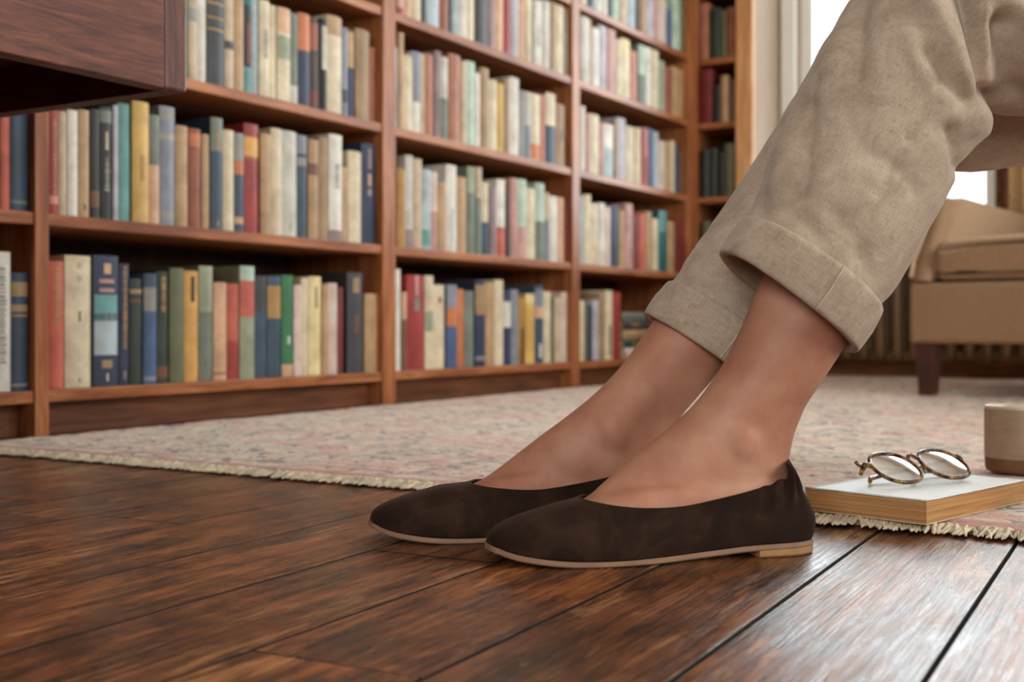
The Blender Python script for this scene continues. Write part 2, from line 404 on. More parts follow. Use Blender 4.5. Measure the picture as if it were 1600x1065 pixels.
# ------------------------------------------------------------------ floorboards
floor = struct('floor', (LEFT_X - WT, RIGHT_X + WT, FRONT_Y - WT, BACK_Y + WT, -0.08, -0.024), M['subfloor'])
PA = math.atan(1015 / F)                 # board direction, right of the view axis
bx, by = cw(math.sin(PA), math.cos(PA), 0)[0:2]
bdir = Vector((bx, by, 0)); bnrm = Vector((by, -bx, 0))     # across = towards image right
PITCH = 0.1287 * math.cos(PA); OFF0 = -0.67 * EYE * math.cos(PA)
PW = PITCH - 0.0030
def plank_mesh(L):
    bm = bmesh.new(); hw = PW / 2; e = 0.0006
    prof = [(-hw, -0.022), (-hw, -e), (-hw + e * 0.5, -e * 0.35), (-hw + e * 1.6, 0), (0, 0.0002), (hw - e * 1.6, 0), (hw - e * 0.5, -e * 0.35), (hw, -e), (hw, -0.022)]
    a = [bm.verts.new((0, y, z)) for y, z in prof]; b = [bm.verts.new((L, y, z)) for y, z in prof]
    n = len(prof)
    for i in range(n):
        q = bm.faces.new((a[i], a[(i + 1) % n], b[(i + 1) % n], b[i])); q.material_index = 0 if 2 <= i <= 5 else 1
    bm.faces.new(a[::-1]).material_index = 1; bm.faces.new(b).material_index = 1
    bmesh.ops.recalc_face_normals(bm, faces=bm.faces)
    me = bpy.data.meshes.new('plank'); bm.to_mesh(me); bm.free(); me.materials.append(M['plank']); me.materials.append(M['subfloor']); return me
pm_cache = {}
rot = math.atan2(by, bx)
rng = random.Random(3)
joint = floor_pt(205, 1001)
jrow = round((joint.dot(bnrm) - OFF0 - PITCH / 2) / PITCH)
for i in range(-30, 32):
    off = OFF0 + (i + 0.5) * PITCH
    # clip the board line to the room rectangle
    lo, hi = -9.0, 9.0
    for d, o, a0, a1 in ((bdir.x, bnrm.x * off, LEFT_X + 0.07, RIGHT_X - 0.03), (bdir.y, bnrm.y * off, FRONT_Y + 0.03, BACK_Y - 0.03)):
        if abs(d) < 1e-6: continue
        t0, t1 = sorted(((a0 - o) / d, (a1 - o) / d)); lo, hi = max(lo, t0), min(hi, t1)
    if hi - lo < 0.25: continue
    s = joint.dot(bdir) if i == jrow else rng.uniform(-0.9, -0.25) - (1.3 if abs(i + 1.5) < 5 else 0)
    cuts = [lo]
    while s - 1.9 > lo: s -= 1.9
    while s < hi - 0.2:
        if s > lo + 0.2: cuts.append(s)
        s += rng.choice((1.5, 1.9, 2.2)) if i != jrow else 2.2
    cuts.append(hi)
    for a, b in zip(cuts[:-1], cuts[1:]):
        L = round(b - a - 0.0025, 3)
        me = pm_cache.get(L) or pm_cache.setdefault(L, plank_mesh(L))
        o = link(bpy.data.objects.new('plank', me), floor)
        p = bdir * a + bnrm * off
        o.location = (p.x, p.y, rng.uniform(-0.0004, 0.0)); o.rotation_euler = (rng.uniform(-0.004, 0.004), 0, rot)

# ------------------------------------------------------------------ bookcase
CX = -1.644                                # plane of the bookcase front edges
LV = [0.077, 0.361, 0.632, 0.893, 1.120, 1.37, 1.62, 1.87, 2.12]
DEP = 0.285
def y_at(u, x):
    t = (u - 800) / F
    return -x * (CY + t * SY) / (SY - t * CY)
def x_at(u, y):
    t = (u - 800) / F
    return y * (t * CY - SY) / (CY + t * SY)
UP = [(y_at(66, CX) - 0.92, 0.028), (y_at(66, CX), 0.026), (y_at(608.5, CX), 0.048), (y_at(900.5, CX), 0.046), (y_at(1083.5, CX), 0.09)]
case = tag(empty('bookcase', (CX, UP[2][0], 0)), 'tall built-in wooden bookcase along the wall, its shelves full of books', 'bookcase')
def cpart(nm, x0, x1, y0, y1, z0, z1, mat, bev=0.002):
    o = boxobj(nm, (-(x1 - x0) / 2, (x1 - x0) / 2, -(y1 - y0) / 2, (y1 - y0) / 2, -(z1 - z0) / 2, (z1 - z0) / 2), mat, case, bev)
    o.location = ((x0 + x1) / 2 - case.location.x, (y0 + y1) / 2 - case.location.y, (z0 + z1) / 2); return o
TOP = 2.36
for y, wd in UP: cpart('upright', CX - DEP, CX, y - wd / 2, y + wd / 2, 0.001, TOP, M['case_up'])
for i in range(4):
    y0 = UP[i][0] + UP[i][1] / 2; y1 = UP[i + 1][0] - UP[i + 1][1] / 2
    for z in LV: cpart('shelf', CX - DEP + 0.012, CX - 0.003, y0 + 0.0005, y1 - 0.0005, z - 0.02, z, M['case'])
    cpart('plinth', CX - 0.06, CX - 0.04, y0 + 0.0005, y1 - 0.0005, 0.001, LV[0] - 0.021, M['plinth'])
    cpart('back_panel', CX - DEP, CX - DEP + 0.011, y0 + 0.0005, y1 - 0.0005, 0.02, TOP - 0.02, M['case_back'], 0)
cpart('cornice', CX - DEP, CX + 0.03, UP[0][0] - 0.03, UP[4][0] + 0.045, TOP + 0.001, TOP + 0.09, M['case'], 0.012)

# the narrow return in the corner, facing the viewer
RY = UP[4][0] + 0.047
rc = tag(empty('bookcase', (-1.5, RY, 0)), 'narrow corner bookcase beside the window with a pale wooden end panel', 'bookcase')
def rpart(nm, x0, x1, y0, y1, z0, z1, mat, bev=0.002):
    o = boxobj(nm, (-(x1 - x0) / 2, (x1 - x0) / 2, -(y1 - y0) / 2, (y1 - y0) / 2, -(z1 - z0) / 2, (z1 - z0) / 2), mat, rc, bev)
    o.location = ((x0 + x1) / 2 + 1.5, (y0 + y1) / 2 - RY, (z0 + z1) / 2); return o
RX0, RX1, RX2 = CX - 0.01, x_at(1148, RY), x_at(1176, RY)
RB = BACK_Y - 0.004
rpart('end_panel', RX1, RX2, RY, RY + 0.03, 0.0115, TOP, M['case_edge'], 0.01)
rpart('side_panel', RX1, RX1 + 0.018, RY + 0.031, RB, 0.0115, TOP, M['case_up'])
struct('wall_pier', (RX1 + 0.0185, RX2 - 0.002, RY + 0.031, BACK_Y, 0.0115, CEIL), M['wall'])
rpart('upright', RX0 - 0.05, RX0, RY + 0.002, RB, 0.0115, TOP, M['case_up'])
rpart('back_panel', RX0, RX1, RB - 0.012, RB, 0.02, TOP, M['case_back'], 0)
rpart('plinth', RX0, RX1, RY + 0.03, RY + 0.05, 0.0115, LV[0] - 0.021, M['case_x'])
for z in LV: rpart('shelf', RX0 + 0.0005, RX1 - 0.0005, RY + 0.004, RB - 0.013, z - 0.02, z, M['case_x'])

# ------------------------------------------------------------------ books
P = {  # code: (name, rgb)
 'cr': ('cream', (222, 208, 178)), 'wh': ('white', (228, 224, 214)), 'gw': ('grey-white', (206, 204, 194)), 'be': ('beige', (198, 178, 150)),
 'ta': ('tan', (190, 156, 116)), 'tn': ('dull tan', (166, 136, 102)), 'oc': ('ochre', (176, 130, 62)), 'ye': ('mustard yellow', (214, 176, 96)), 'yo': ('golden yellow', (216, 164, 88)),
 'py': ('pale yellow', (226, 208, 156)), 'pe': ('peach', (214, 172, 138)), 'co': ('coral red', (196, 98, 78)), 're': ('red', (160, 54, 50)), 'dr': ('dark red', (120, 40, 36)),
 'ru': ('rust brown', (150, 84, 56)), 'te': ('terracotta', (178, 116, 88)), 'br': ('brown', (116, 80, 56)), 'db': ('dark brown', (66, 46, 36)), 'bk': ('black', (34, 32, 32)),
 'ch': ('charcoal', (62, 62, 66)), 'na': ('navy blue', (44, 54, 84)), 'sb': ('slate blue', (58, 78, 98)), 'bl': ('blue', (72, 96, 138)), 'lb': ('pale blue', (176, 192, 200)),
 'gb': ('grey-blue', (136, 142, 156)), 'tl': ('teal', (104, 158, 158)), 'dt': ('deep teal', (30, 104, 104)), 'gn': ('green', (52, 118, 74)), 'sg': ('sage green', (156, 164, 138)),
 'ol': ('olive green', (104, 108, 76)), 'dg': ('dark green', (48, 62, 52)), 'mi': ('pale mint', (186, 208, 190)), 'gg': ('grey-green', (120, 130, 118)), 'pk': ('dusty pink', (196, 150, 142)),
 'pw': ('pinkish white', (220, 200, 190)), 'sa': ('salmon', (204, 138, 116)), 'ma': ('mauve', (150, 128, 130)), 'li': ('lilac grey', (186, 182, 194)), 'or': ('orange', (204, 122, 76)), 'gy': ('grey', (148, 148, 142)),
 'gd': ('gilt', (176, 136, 82)), 'sl': ('silver', (170, 160, 150)) }
ORD = ['', 'first', 'second', 'third', 'fourth', 'fifth', 'sixth', 'seventh', 'eighth', 'ninth', 'tenth', 'eleventh', 'twelfth', 'thirteenth', 'fourteenth', 'fifteenth', 'sixteenth', 'seventeenth', 'eighteenth', 'nineteenth', 'twentieth',
       'twenty-first', 'twenty-second', 'twenty-third', 'twenty-fourth', 'twenty-fifth', 'twenty-sixth', 'twenty-seventh', 'twenty-eighth']
def spine_arc(w, bulge, n=6):
    """front contour across the thickness: local y from -w/2..w/2, x = outwards"""
    return [(bulge * (1 - (2 * k / n - 1) ** 2), -w / 2 + w * k / n) for k in range(n + 1)]
def band_mesh(w, bulge, z0, z1, proud, frac=1.0):
    arc = spine_arc(w, bulge, 8); arc = [(x + proud, y * frac) for x, y in arc]
    v = [(x, y, z0) for x, y in arc] + [(x, y, z1) for x, y in arc]; n = len(arc)
    inner = [(x - proud * 0.9 - 0.0004, y, z0) for x, y in arc] + [(x - proud * 0.9 - 0.0004, y, z1) for x, y in arc]
    v += inner; f = []
    for k in range(n - 1):
        f.append((k, k + 1, n + k + 1, n + k)); f.append((2*n + k, 3*n + k, 3*n + k + 1, 2*n + k + 1))
        f.append((k, 2*n + k, 2*n + k + 1, k + 1)); f.append((n + k, n + k + 1, 3*n + k + 1, 3*n + k))
    f.append((0, n, 3*n, 2*n)); f.append((n - 1, 3*n - 1, 4*n - 1, 2*n - 1)) if False else None
    return mesh('band', v, [q for q in f if q])
def make_book(w, d, h, code, bands, loc, rz, lean=0.0):
    """upright book, spine facing local +x, thickness along y"""
    name, rgb = P[code]
    root = empty('book', loc, rz); root.rotation_euler = (lean, 0, rz)
    bulge = min(0.005, w * 0.16); tk = 0.0022 if w > 0.012 else 0.0014
    arc = spine_arc(w, bulge)
    outer = [(-d, -w / 2)] + arc + [(-d, w / 2)]
    inn = [(-d, -w / 2 + tk)] + [(x - tk, y * (w - 2 * tk) / w) for x, y in arc] + [(-d, w / 2 - tk)]
    n = len(outer)
    v = [(x, y, z) for z in (0, h) for x, y in outer] + [(x, y, z) for z in (0, h) for x, y in inn]
    f = []
    for k in range(n - 1):
        f += [(k, k + 1, n + k + 1, n + k), (2*n + k + 1, 2*n + k, 3*n + k, 3*n + k + 1), (k + 1, k, 2*n + k, 2*n + k + 1), (n + k, n + k + 1, 3*n + k + 1, 3*n + k)]
    f += [(0, n, 3*n, 2*n), (n - 1, 3*n - 1, 4*n - 1, 2*n - 1)]
    cov = obj('cover', mesh('cover', v, f), M['book'], root); cov.color = lin(rgb)
    bm = bmesh.new(); box(bm, -d + 0.003, -tk * 0.9, -w / 2 + tk * 1.02, w / 2 - tk * 1.02, 0.003, h - 0.003)
    obj('page_block', bm, M['pages'], root)
    for b in bands:
        z0, z1, c = b[0], b[1], b[2]
        if c == 'T' or c == 't':            # a column of worn, unreadable lettering
            vv, ff = [], []; rr = random.Random(int(h * 1e5) + int(w * 1e5)); z = h * (1 - z1); x = bulge + 0.0005
            while z < h * (1 - z0):
                l = rr.uniform(0.0022, 0.005); hw = w * rr.uniform(0.10, 0.2); k = len(vv)
                for dx in (0, -0.0006):
                    vv += [(x + dx, -hw, z), (x + dx, hw, z), (x + dx, hw, z + l), (x + dx, -hw, z + l)]
                ff += [(k, k+1, k+2, k+3), (k, k+4, k+5, k+1), (k+1, k+5, k+6, k+2), (k+2, k+6, k+7, k+3), (k+3, k+7, k+4, k)]
                z += l + rr.uniform(0.0012, 0.003)
            o = obj('lettering', mesh('lettering', vv, ff), M['book'], cov); o.color = lin(P['gd' if c == 'T' else 'gy'][1])
        else:
            fr = b[3] if len(b) > 3 else 0.985
            o = obj('spine_label' if z1 - z0 > 0.06 else 'spine_band', band_mesh(w, bulge, h * (1 - z1), h * (1 - z0), 0.0004, fr), M['book'], cov)
            o.color = lin(P[c][1])
    return root

G2 = [(.10, .115, 'gd'), (.24, .255, 'gd'), (.88, .895, 'gd')]
# each row: bay, level, (crop origin x, y, scale), [(u0, u1, top v, colour, bands)...] read off the photograph
K = 5.327
ROWS = [
 (0, 1, (0, 0, 2.58), [(0, 40, 425, 'co', []), (46, 132, 420, 'sb', [(.9, .93, 'gg')])]),
 (0, 0, (0, 380, 4.842), [(-75, 82, 65, 'wh', [(.1, .8, 't')]), (90, 246, 225, 'sb', [(.08, .2, 'tn'), (.27, .33, 'tn'), (.355, .37, 'gd'), (.94, .96, 'gy')])]),
 (1, 2, (280, 0, 4), [(-420, -330, -60, 're', G2), (-325, -250, -90, 'ta', []), (-245, -130, -80, 'sb', G2), (-125, -40, -60, 'cr', []), (-35, 58, -80, 'ol', []), (62, 116, -60, 'be', [(.2, .35, 'gy')]), (116, 172, -70, 'wh', []), (173, 285, -70, 'ch', [(.15, .17, 'gd'), (.3, .32, 'gd'), (.42, .44, 'gd')]), (286, 342, -60, 'be', [(.52, .6, 'ch')]), (345, 405, -50, 'ta', []),
   (405, 457, -40, 'bk', [(.0, .12, 'dt'), (.3, .7, 're', .5), (.74, 1., 'tl')]), (457, 500, -20, 'lb', []), (501, 564, 5, 'cr', [(.3, .6, 't')]), (565, 612, 35, 'cr', []), (613, 695, 55, 'cr', [(.0, .26, 'pe'), (.3, .55, 'sg')]), (697, 745, 85, 'gg', [(.8, 1., 'gw')]), (746, 822, 88, 'na', [(.0, .4, 'or')]), (822, 872, 120, 'db', [(.05, .35, 'ru'), (.8, .95, 'dr')]), (873, 892, 140, 'db', []), (893, 925, 120, 'bk', [(.08, .55, 'gw')]),
   (926, 1020, 105, 'cr', [(.0, .2, 'ta')]), (1021, 1058, 175, 'gb', [(.7, .85, 'sb')]), (1059, 1100, 200, 'na', [(.0, .42, 'ta')]), (1101, 1190, 190, 'tn', []), (1191, 1228, 300, 'ru', [])]),
 (1, 1, (60, 150, K), [(95, 170, 120, 're', [(.1, .8, 'T'), (.82, .9, 'sa')]), (173, 242, 130, 'be', []), (245, 332, 120, 'wh', []), (335, 430, 118, 'ta', [(.88, .93, 'bk', .4)]), (431, 510, 112, 'bk', [(.75, .9, 'br')]), (511, 620, 95, 'bk', [(.03, .14, 'gg'), (.22, .38, 'cr', .5), (.5, .75, 't'), (.45, .75, 'tn', .4)]), (621, 665, 80, 'li', []),
   (668, 772, 65, 'tl', []), (780, 920, 52, 'ye', [(.44, .66, 'oc', .7)]), (925, 1010, 160, 'pe', [(.0, .46, 'gg')]), (1016, 1146, 90, 'gb', [(.02, .12, 'gy'), (.23, .28, 'sl'), (.88, .96, 'gy')]), (1150, 1256, 250, 'ta', []), (1257, 1360, 275, 'ru', [(.05, .18, 'or')]), (1365, 1428, 320, 'ta', []), (1432, 1535, 185, 'sb', [(.0, .3, 'gg'), (.1, .28, 'T'), (.92, .97, 'gd', .5)]),
   (1538, 1630, 287, 'cr', []), (1632, 1712, 312, 'sb', [(.0, .28, 'gy'), (.28, .42, 'or'), (.85, .92, 'pe')]), (1718, 1838, 235, 're', [(.12, .3, 'yo'), (.31, .32, 'gd')]), (1848, 1933, 318, 'ta', []), (1937, 2028, 273, 'cr', []), (2032, 2158, 295, 'gw', [(.86, .95, 'sg', .4)]), (2162, 2243, 330, 'sb', [(.0, .18, 'gb'), (.22, .3, 'gy')]), (2252, 2338, 365, 'ta', [(.24, .36, 'br')]),
   (2341, 2416, 348, 'tn', []), (2418, 2528, 325, 'wh', [(.3, .5, 't'), (.9, 1., 'ma')]), (2530, 2582, 593, 'ta', []), (2584, 2692, 463, 'cr', []), (2694, 2810, 400, 'na', [(.05, .25, 'ma', .6), (.3, .42, 'pe', .6), (.45, .52, 'sl', .6)])]),
 (1, 0, (0, 380, 4.842), [(365, 490, 135, 'co', [(.05, .5, 'T')]), (499, 695, 95, 'cr', [(.05, .1, 'be', .6), (.15, .2, 'be', .6), (.42, .5, 'ol', .3), (.93, .96, 'ol', .25)]), (706, 895, 95, 'na', [(.06, .14, 'pe', .7), (.18, .21, 'pk', .9), (.25, .28, 'pk', .9), (.3, .5, 'tl', .95), (.44, .76, 'lb', .95), (.8, .86, 'tn', .8), (.9, .96, 'cr', .25)]), (905, 985, 155, 'na', [(.04, .7, 'T'), (.88, .95, 'ma', .6)]),
   (987, 1082, 270, 'dg', [(.1, .14, 'tn'), (.2, .22, 'br')]), (1085, 1183, 230, 'bl', [(.0, .12, 'sb'), (.13, .34, 'gy'), (.93, .97, 'gb')]), (1190, 1282, 215, 'dg', [(.06, .36, 'T'), (.85, .95, 'br')]), (1287, 1396, 190, 'ol', []), (1400, 1506, 210, 'yo', [(.05, .28, 'bk', .7)]),
   (1508, 1613, 174, 'gg', [(.0, .4, 'sg'), (.15, .35, 't')]), (1618, 1718, 298, 'pe', [(.92, .94, 'ru')]), (1720, 1806, 308, 'co', [(.6, .99, 're')]), (1813, 1924, 174, 'sg', [(.0, .13, 'mi'), (.13, .45, 'co')]), (1932, 2026, 248, 'sb', [(.0, .35, 'ch')]), (2030, 2134, 248, 'sb', [(.1, .42, 'gd')]), (2138, 2222, 243, 'gn', [(.6, .68, 'mi', .7), (.88, 1., 'pe')]), (2224, 2280, 318, 'pw', []), (2282, 2334, 263, 'cr', []),
   (2343, 2438, 252, 'py', [(.1, .32, 'bk', .4)]), (2440, 2488, 313, 'ta', []), (2490, 2558, 303, 'pw', [(.1, .4, 'mi', .6)]), (2560, 2606, 333, 'dr', []), (2627, 2745, 223, 'ch', [(.05, .2, 'tn', .8), (.42, .6, 'br', .6)]), (2764, 2866, 383, 'ta', [(.3, .5, 'tn', .4)])]),
 (2, 3, (600, 0, K), [(108, 164, -260, 'pk', [(.85, .97, 're')]), (165, 245, -250, 'pe', []), (246, 312, -240, 'cr', []), (314, 356, -240, 'bk', []), (357, 465, -220, 'lb', []), (466, 540, -200, 'ru', []), (541, 573, -150, 'bk', []), (574, 624, -170, 'lb', []), (625, 690, -150, 'wh', []), (691, 760, -140, 'cr', []), (761, 865, -110, 'ch', []), (866, 922, -100, 'ma', []), (923, 998, -90, 'pe', []), (999, 1055, -60, 're', []), (1056, 1122, -60, 'li', []), (1123, 1180, -50, 'pe', [(.0, 1., 'sa', .4)]),
   (1181, 1234, -30, 'cr', []), (1235, 1254, -20, 'dg', []), (1255, 1320, 5, 'wh', [(.4, .7, 't')]), (1321, 1386, 10, 'gw', []), (1387, 1434, -10, 'tn', []), (1435, 1508, -10, 'cr', []), (1524, 1566, 15, 'gw', [])]),
 (2, 2, (600, 0, K), [(75, 121, 395, 'li', [(.6, .9, 't')]), (122, 164, 275, 'ta', []), (165, 245, 465, 'cr', []), (246, 309, 435, 'wh', [(.0, .62, 'gb')]), (310, 345, 450, 'be', []), (346, 415, 455, 'te', []), (422, 474, 430, 'ma', [(.55, 1., 'db', .5)]), (475, 531, 480, 'gg', [(.0, .5, 'gw')]), (546, 645, 455, 'te', [(.0, .3, 'ru', .3)]), (646, 689, 510, 'be', []), (690, 765, 515, 'mi', []), (766, 804, 610, 'wh', []), (805, 874, 570, 'tn', []), (875, 944, 670, 'cr', []),
   (945, 1000, 700, 'ye', []), (1001, 1044, 665, 'tn', []), (1045, 1124, 650, 'wh', []), (1125, 1172, 755, 'gy', []), (1173, 1224, 770, 'gb', [(.0, .5, 'gw')]), (1225, 1308, 785, 'cr', [(.75, 1., 'or')]), (1309, 1344, 790, 'sa', []), (1345, 1426, 780, 'sb', [(.0, .46, 'cr')]), (1430, 1512, 870, 'tn', [(.4, .6, 'ch', .5)])]),
 (2, 1, (600, 230, K), [(112, 181, 180, 'oc', []), (182, 246, 70, 'gw', [(.8, 1., 'ma')]), (247, 316, 100, 'be', []), (322, 395, 190, 'lb', [(.75, .95, 'tl')]), (396, 452, 210, 'pk', [(.0, .5, 'pw')]), (456, 524, 295, 'ta', []), (525, 614, 150, 'wh', [(.5, .9, 'lb', .6)]), (615, 692, 250, 'ta', []), (702, 766, 165, 'gg', [(.0, .3, 'sg')]), (767, 816, 170, 'gg', [(.0, .35, 'be')]), (817, 872, 295, 'sb', [(.0, .55, 'cr')]), (888, 944, 330, 'ma', []), (945, 1016, 270, 'wh', [(.62, 1., 'co')]), (1018, 1053, 380, 'db', []),
   (1054, 1114, 260, 'pk', []), (1115, 1186, 270, 'mi', [(.6, 1., 'pk')]), (1190, 1261, 345, 'cr', []), (1265, 1340, 300, 'mi', [(.5, 1., 'gg')]), (1341, 1385, 380, 'gb', [(.0, .4, 'be')]), (1386, 1450, 410, 'wh', []), (1451, 1505, 420, 'pe', []), (1506, 1550, 450, 'dr', [])]),
 (2, 0, (600, 400, K), [(66, 140, 110, 'wh', []), (147, 190, 300, 'br', [(.0, .35, 'pe')]), (192, 336, 160, 're', [(.24, .38, 'gg', .7), (.0, .22, 'pk', .5)]), (341, 411, 165, 'cr', [(.38, .6, 'sg')]), (415, 510, 240, 'cr', [(.14, .22, 'ru', .7)]), (522, 608, 240, 'bl', [(.0, .28, 'gb'), (.28, .5, 'or')]), (610, 669, 275, 'or', []), (671, 750, 290, 'gg', []), (766, 850, 205, 'na', [(.05, .4, 'tn'), (.88, .93, 'gb')]), (851, 920, 225, 'ta', []), (921, 996, 200, 'cr', []), (998, 1060, 280, 'na', [(.16, .5, 'wh')]), (1061, 1120, 280, 'gb', []), (1125, 1179, 350, 'oc', [(.45, 1., 'db', .8)]),
   (1181, 1256, 315, 'ye', [(.0, .14, 'py')]), (1258, 1330, 245, 'sb', [(.05, .28, 'gb'), (.28, .42, 'pe'), (.75, .93, 'wh', .7)]), (1331, 1396, 295, 'cr', []), (1397, 1422, 340, 'ol', []), (1423, 1480, 345, 'be', []), (1481, 1551, 300, 'pw', [])]),
 (3, 4, (880, 0, K), [(150, 200, -190, 'cr', []), (201, 260, -170, 'sb', []), (262, 330, -160, 'gw', []), (331, 374, -120, 'wh', []), (375, 414, -100, 'ch', []), (415, 470, -90, 'mi', []), (471, 540, -80, 'be', []), (541, 600, -40, 'lb', []), (601, 648, -40, 'db', []), (649, 690, -30, 'ta', []), (691, 750, -10, 'li', []), (751, 800, 10, 'pk', []), (801, 864, -5, 'pw', []), (865, 910, 90, 'bl', []), (911, 980, -20, 'mi', []), (981, 1010, 10, 'ol', []), (1011, 1060, 30, 'ru', [])]),
 (3, 3, (880, 0, K), [(151, 220, 70, 'gw', []), (221, 240, 160, 'be', []), (241, 300, 240, 'wh', []), (301, 366, 185, 'li', []), (367, 440, 230, 'pk', []), (441, 482, 335, 'cr', []), (483, 562, 330, 'cr', [(.0, .3, 'py')]), (563, 616, 430, 'sa', []), (630, 690, 380, 'gg', [(.0, .5, 'mi')]), (691, 745, 400, 'wh', []), (746, 795, 425, 'cr', []), (796, 846, 510, 'sg', []), (847, 910, 570, 'ru', []), (911, 1005, 570, 'ta', []), (1008, 1056, 600, 'db', [])]),
 (3, 2, (880, 140, K), [(150, 190, 140, 'wh', []), (191, 222, 200, 'pk', []), (224, 300, 210, 'cr', []), (301, 340, 280, 'pk', []), (341, 420, 290, 'lb', [(.0, .45, 'wh')]), (422, 454, 265, 'tn', []), (455, 526, 240, 'li', []), (527, 600, 310, 'cr', []), (601, 648, 322, 'cr', []), (650, 714, 320, 're', [(.0, .5, 'pk', .6)]), (715, 757, 330, 'bl', []), (758, 800, 355, 'lb', []), (801, 856, 430, 'pw', []), (857, 902, 440, 'ta', []), (903, 935, 430, 'cr', []), (936, 966, 470, 'sb', []), (968, 1022, 520, 'br', [])]),
 (3, 1, (880, 280, K), [(140, 176, 140, 'lb', []), (178, 233, 130, 'cr', []), (235, 300, 205, 'cr', [(.7, 1., 'co', .4)]), (301, 350, 200, 'wh', []), (351, 396, 230, 'pw', []), (402, 470, 215, 'na', []), (471, 512, 260, 'ta', []), (513, 580, 205, 'pk', [(.7, .85, 'ma', .7)]), (585, 636, 300, 'dr', []), (637, 692, 290, 'co', []), (694, 744, 270, 'ta', []), (745, 792, 330, 'cr', []), (802, 870, 265, 'dt', [(.0, .35, 'tl')]), (871, 930, 350, 'ta', []), (933, 976, 330, 'dr', []), (978, 1030, 330, 'dr', [])]),
 (3, 0, (880, 420, K), [(112, 184, 265, 'cr', []), (185, 208, 268, 'ol', []), (209, 246, 300, 'na', []), (247, 300, 260, 'li', []), (302, 346, 200, 'tn', []), (348, 410, 180, 'cr', [(.5, .95, 'ol', .7)]), (412, 486, 195, 're', [])]),
]
BAYN = ['far-left', 'left', 'middle', 'right']
SHN = ['bottom', 'second', 'third', 'fourth', 'fifth']
BX = CX - 0.014
nbook = 0
def blabel(code, bands, k, where, end='left'):
    nm = P[code][0]
    lab = [P[b[2]][0] for b in bands if b[2] in P and b[1] - b[0] > 0.09 and P[b[2]][0] != nm]
    deco = ' with %s label' % lab[0] if lab else (' with lettered spine' if any(b[2] in 'Tt' for b in bands) else '')
    return '%s book%s, %s from %s, %s' % (nm, deco, ORD[k], end, where)
for bay, lev, (ox, oy, k), items in ROWS:
    prev = UP[bay][0] + UP[bay][1] / 2 + 0.001; end = UP[bay + 1][0] - UP[bay + 1][1] / 2 - 0.001
    rr = random.Random(bay * 10 + lev); cnt = 0
    vis = [it for it in items]
    for (u0, u1, tv, code, bands) in vis:
        ya = max(prev, y_at(ox + u0 / k, BX)); yb = min(end, y_at(ox + u1 / k, BX))
        if yb - ya < 0.005: continue
        prev = yb + 0.0006; cnt += 1
        ym = (ya + yb) / 2; Z = -BX * SY + ym * CY
        top = EYE - (oy + tv / k - HORIZON) / F * Z
        h = min(max(top - LV[lev], 0.11), LV[lev + 1] - 0.02 - LV[lev] - 0.012)
        o = make_book(yb - ya - 0.0006, min(rr.uniform(0.13, 0.18), h * 0.8), h, code, bands, (BX + rr.uniform(-0.004, 0.0), ym, LV[lev] + 0.0004), 0)
        fromright = bay == 0 or (bay, lev) in ((1, 2), (3, 4))
        nb = len(items) - cnt + 1 if fromright else cnt
        where = '%s shelf, %s bay' % (SHN[lev], BAYN[bay])
        tag(o, blabel(code, bands, nb, where, 'right' if fromright else 'left'), 'book', 'books on the %s shelf of the %s bay' % (SHN[lev], BAYN[bay])); nbook += 1

def ret_row(lev, ox, oy, k, items):
    global nbook
    yb_ = RY + 0.016; prev = RX0 + 0.001; cnt = 0
    for (u0, u1, tv, code, bands) in items:
        xa = max(prev, x_at(ox + u0 / k, yb_)); xb = min(RX1 - 0.001, x_at(ox + u1 / k, yb_))
        if xb - xa < 0.005: continue
        prev = xb + 0.0006; cnt += 1; xm = (xa + xb) / 2
        Z = -xm * SY + yb_ * CY
        h = min(max(EYE - (oy + tv / k - HORIZON) / F * Z - LV[lev], 0.11), LV[lev + 1] - LV[lev] - 0.032)
        o = make_book(xb - xa - 0.0006, 0.14, h, code, bands, (xm, yb_, LV[lev] + 0.0004), -HP)
        tag(o, blabel(code, bands, cnt, '%s shelf of the corner bookcase' % SHN[lev]), 'book', 'books in the corner bookcase'); nbook += 1
ret_row(4, 1060, 0, 6.66, [(195, 318, 40, 'te', []), (322, 440, 90, 'dg', []), (442, 498, 110, 'ol', []), (500, 588, 80, 'ru', [])])
ret_row(3, 880, 0, K, [(1116, 1242, 580, 'dr', []), (1246, 1308, 710, 'bk', []), (1310, 1374, 630, 'ta', []), (1376, 1430, 680, 'br', [])])
ret_row(2, 880, 140, K, [(1150, 1215, 500, 'ch', []), (1217, 1280, 490, 'dg', []), (1282, 1340, 520, 'bk', []), (1342, 1425, 450, 'ol', [])])
ret_row(1, 880, 280, K, [(1150, 1220, 350, 'ol', []), (1222, 1300, 380, 'dr', []), (1302, 1400, 360, 'br', [])])

# books lying flat on the bottom shelf of the right bay
yy0 = y_at(880 + 492 / K, BX) + 0.012
zz = LV[0] + 0.0004
for i, (code, t, l, side) in enumerate([('pw', 0.034, 0.19, 'lowest'), ('dg', 0.026, 0.20, 'second from the bottom'), ('ta', 0.030, 0.21, 'third from the bottom'), ('ch', 0.034, 0.19, 'fourth from the bottom'), ('gg', 0.022, 0.17, 'topmost')]):
    o = make_book(t - 0.001, 0.14, l, code, [(.3, .6, 'T')], (BX - 0.002 * i, yy0 + l, zz + t / 2), 0, 0.0)
    o.rotation_euler = (HP, 0, 0)
    tag(o, '%s book lying flat, %s of the stack beside the red book' % (P[code][0], side), 'book', 'flat stack of books'); zz += t

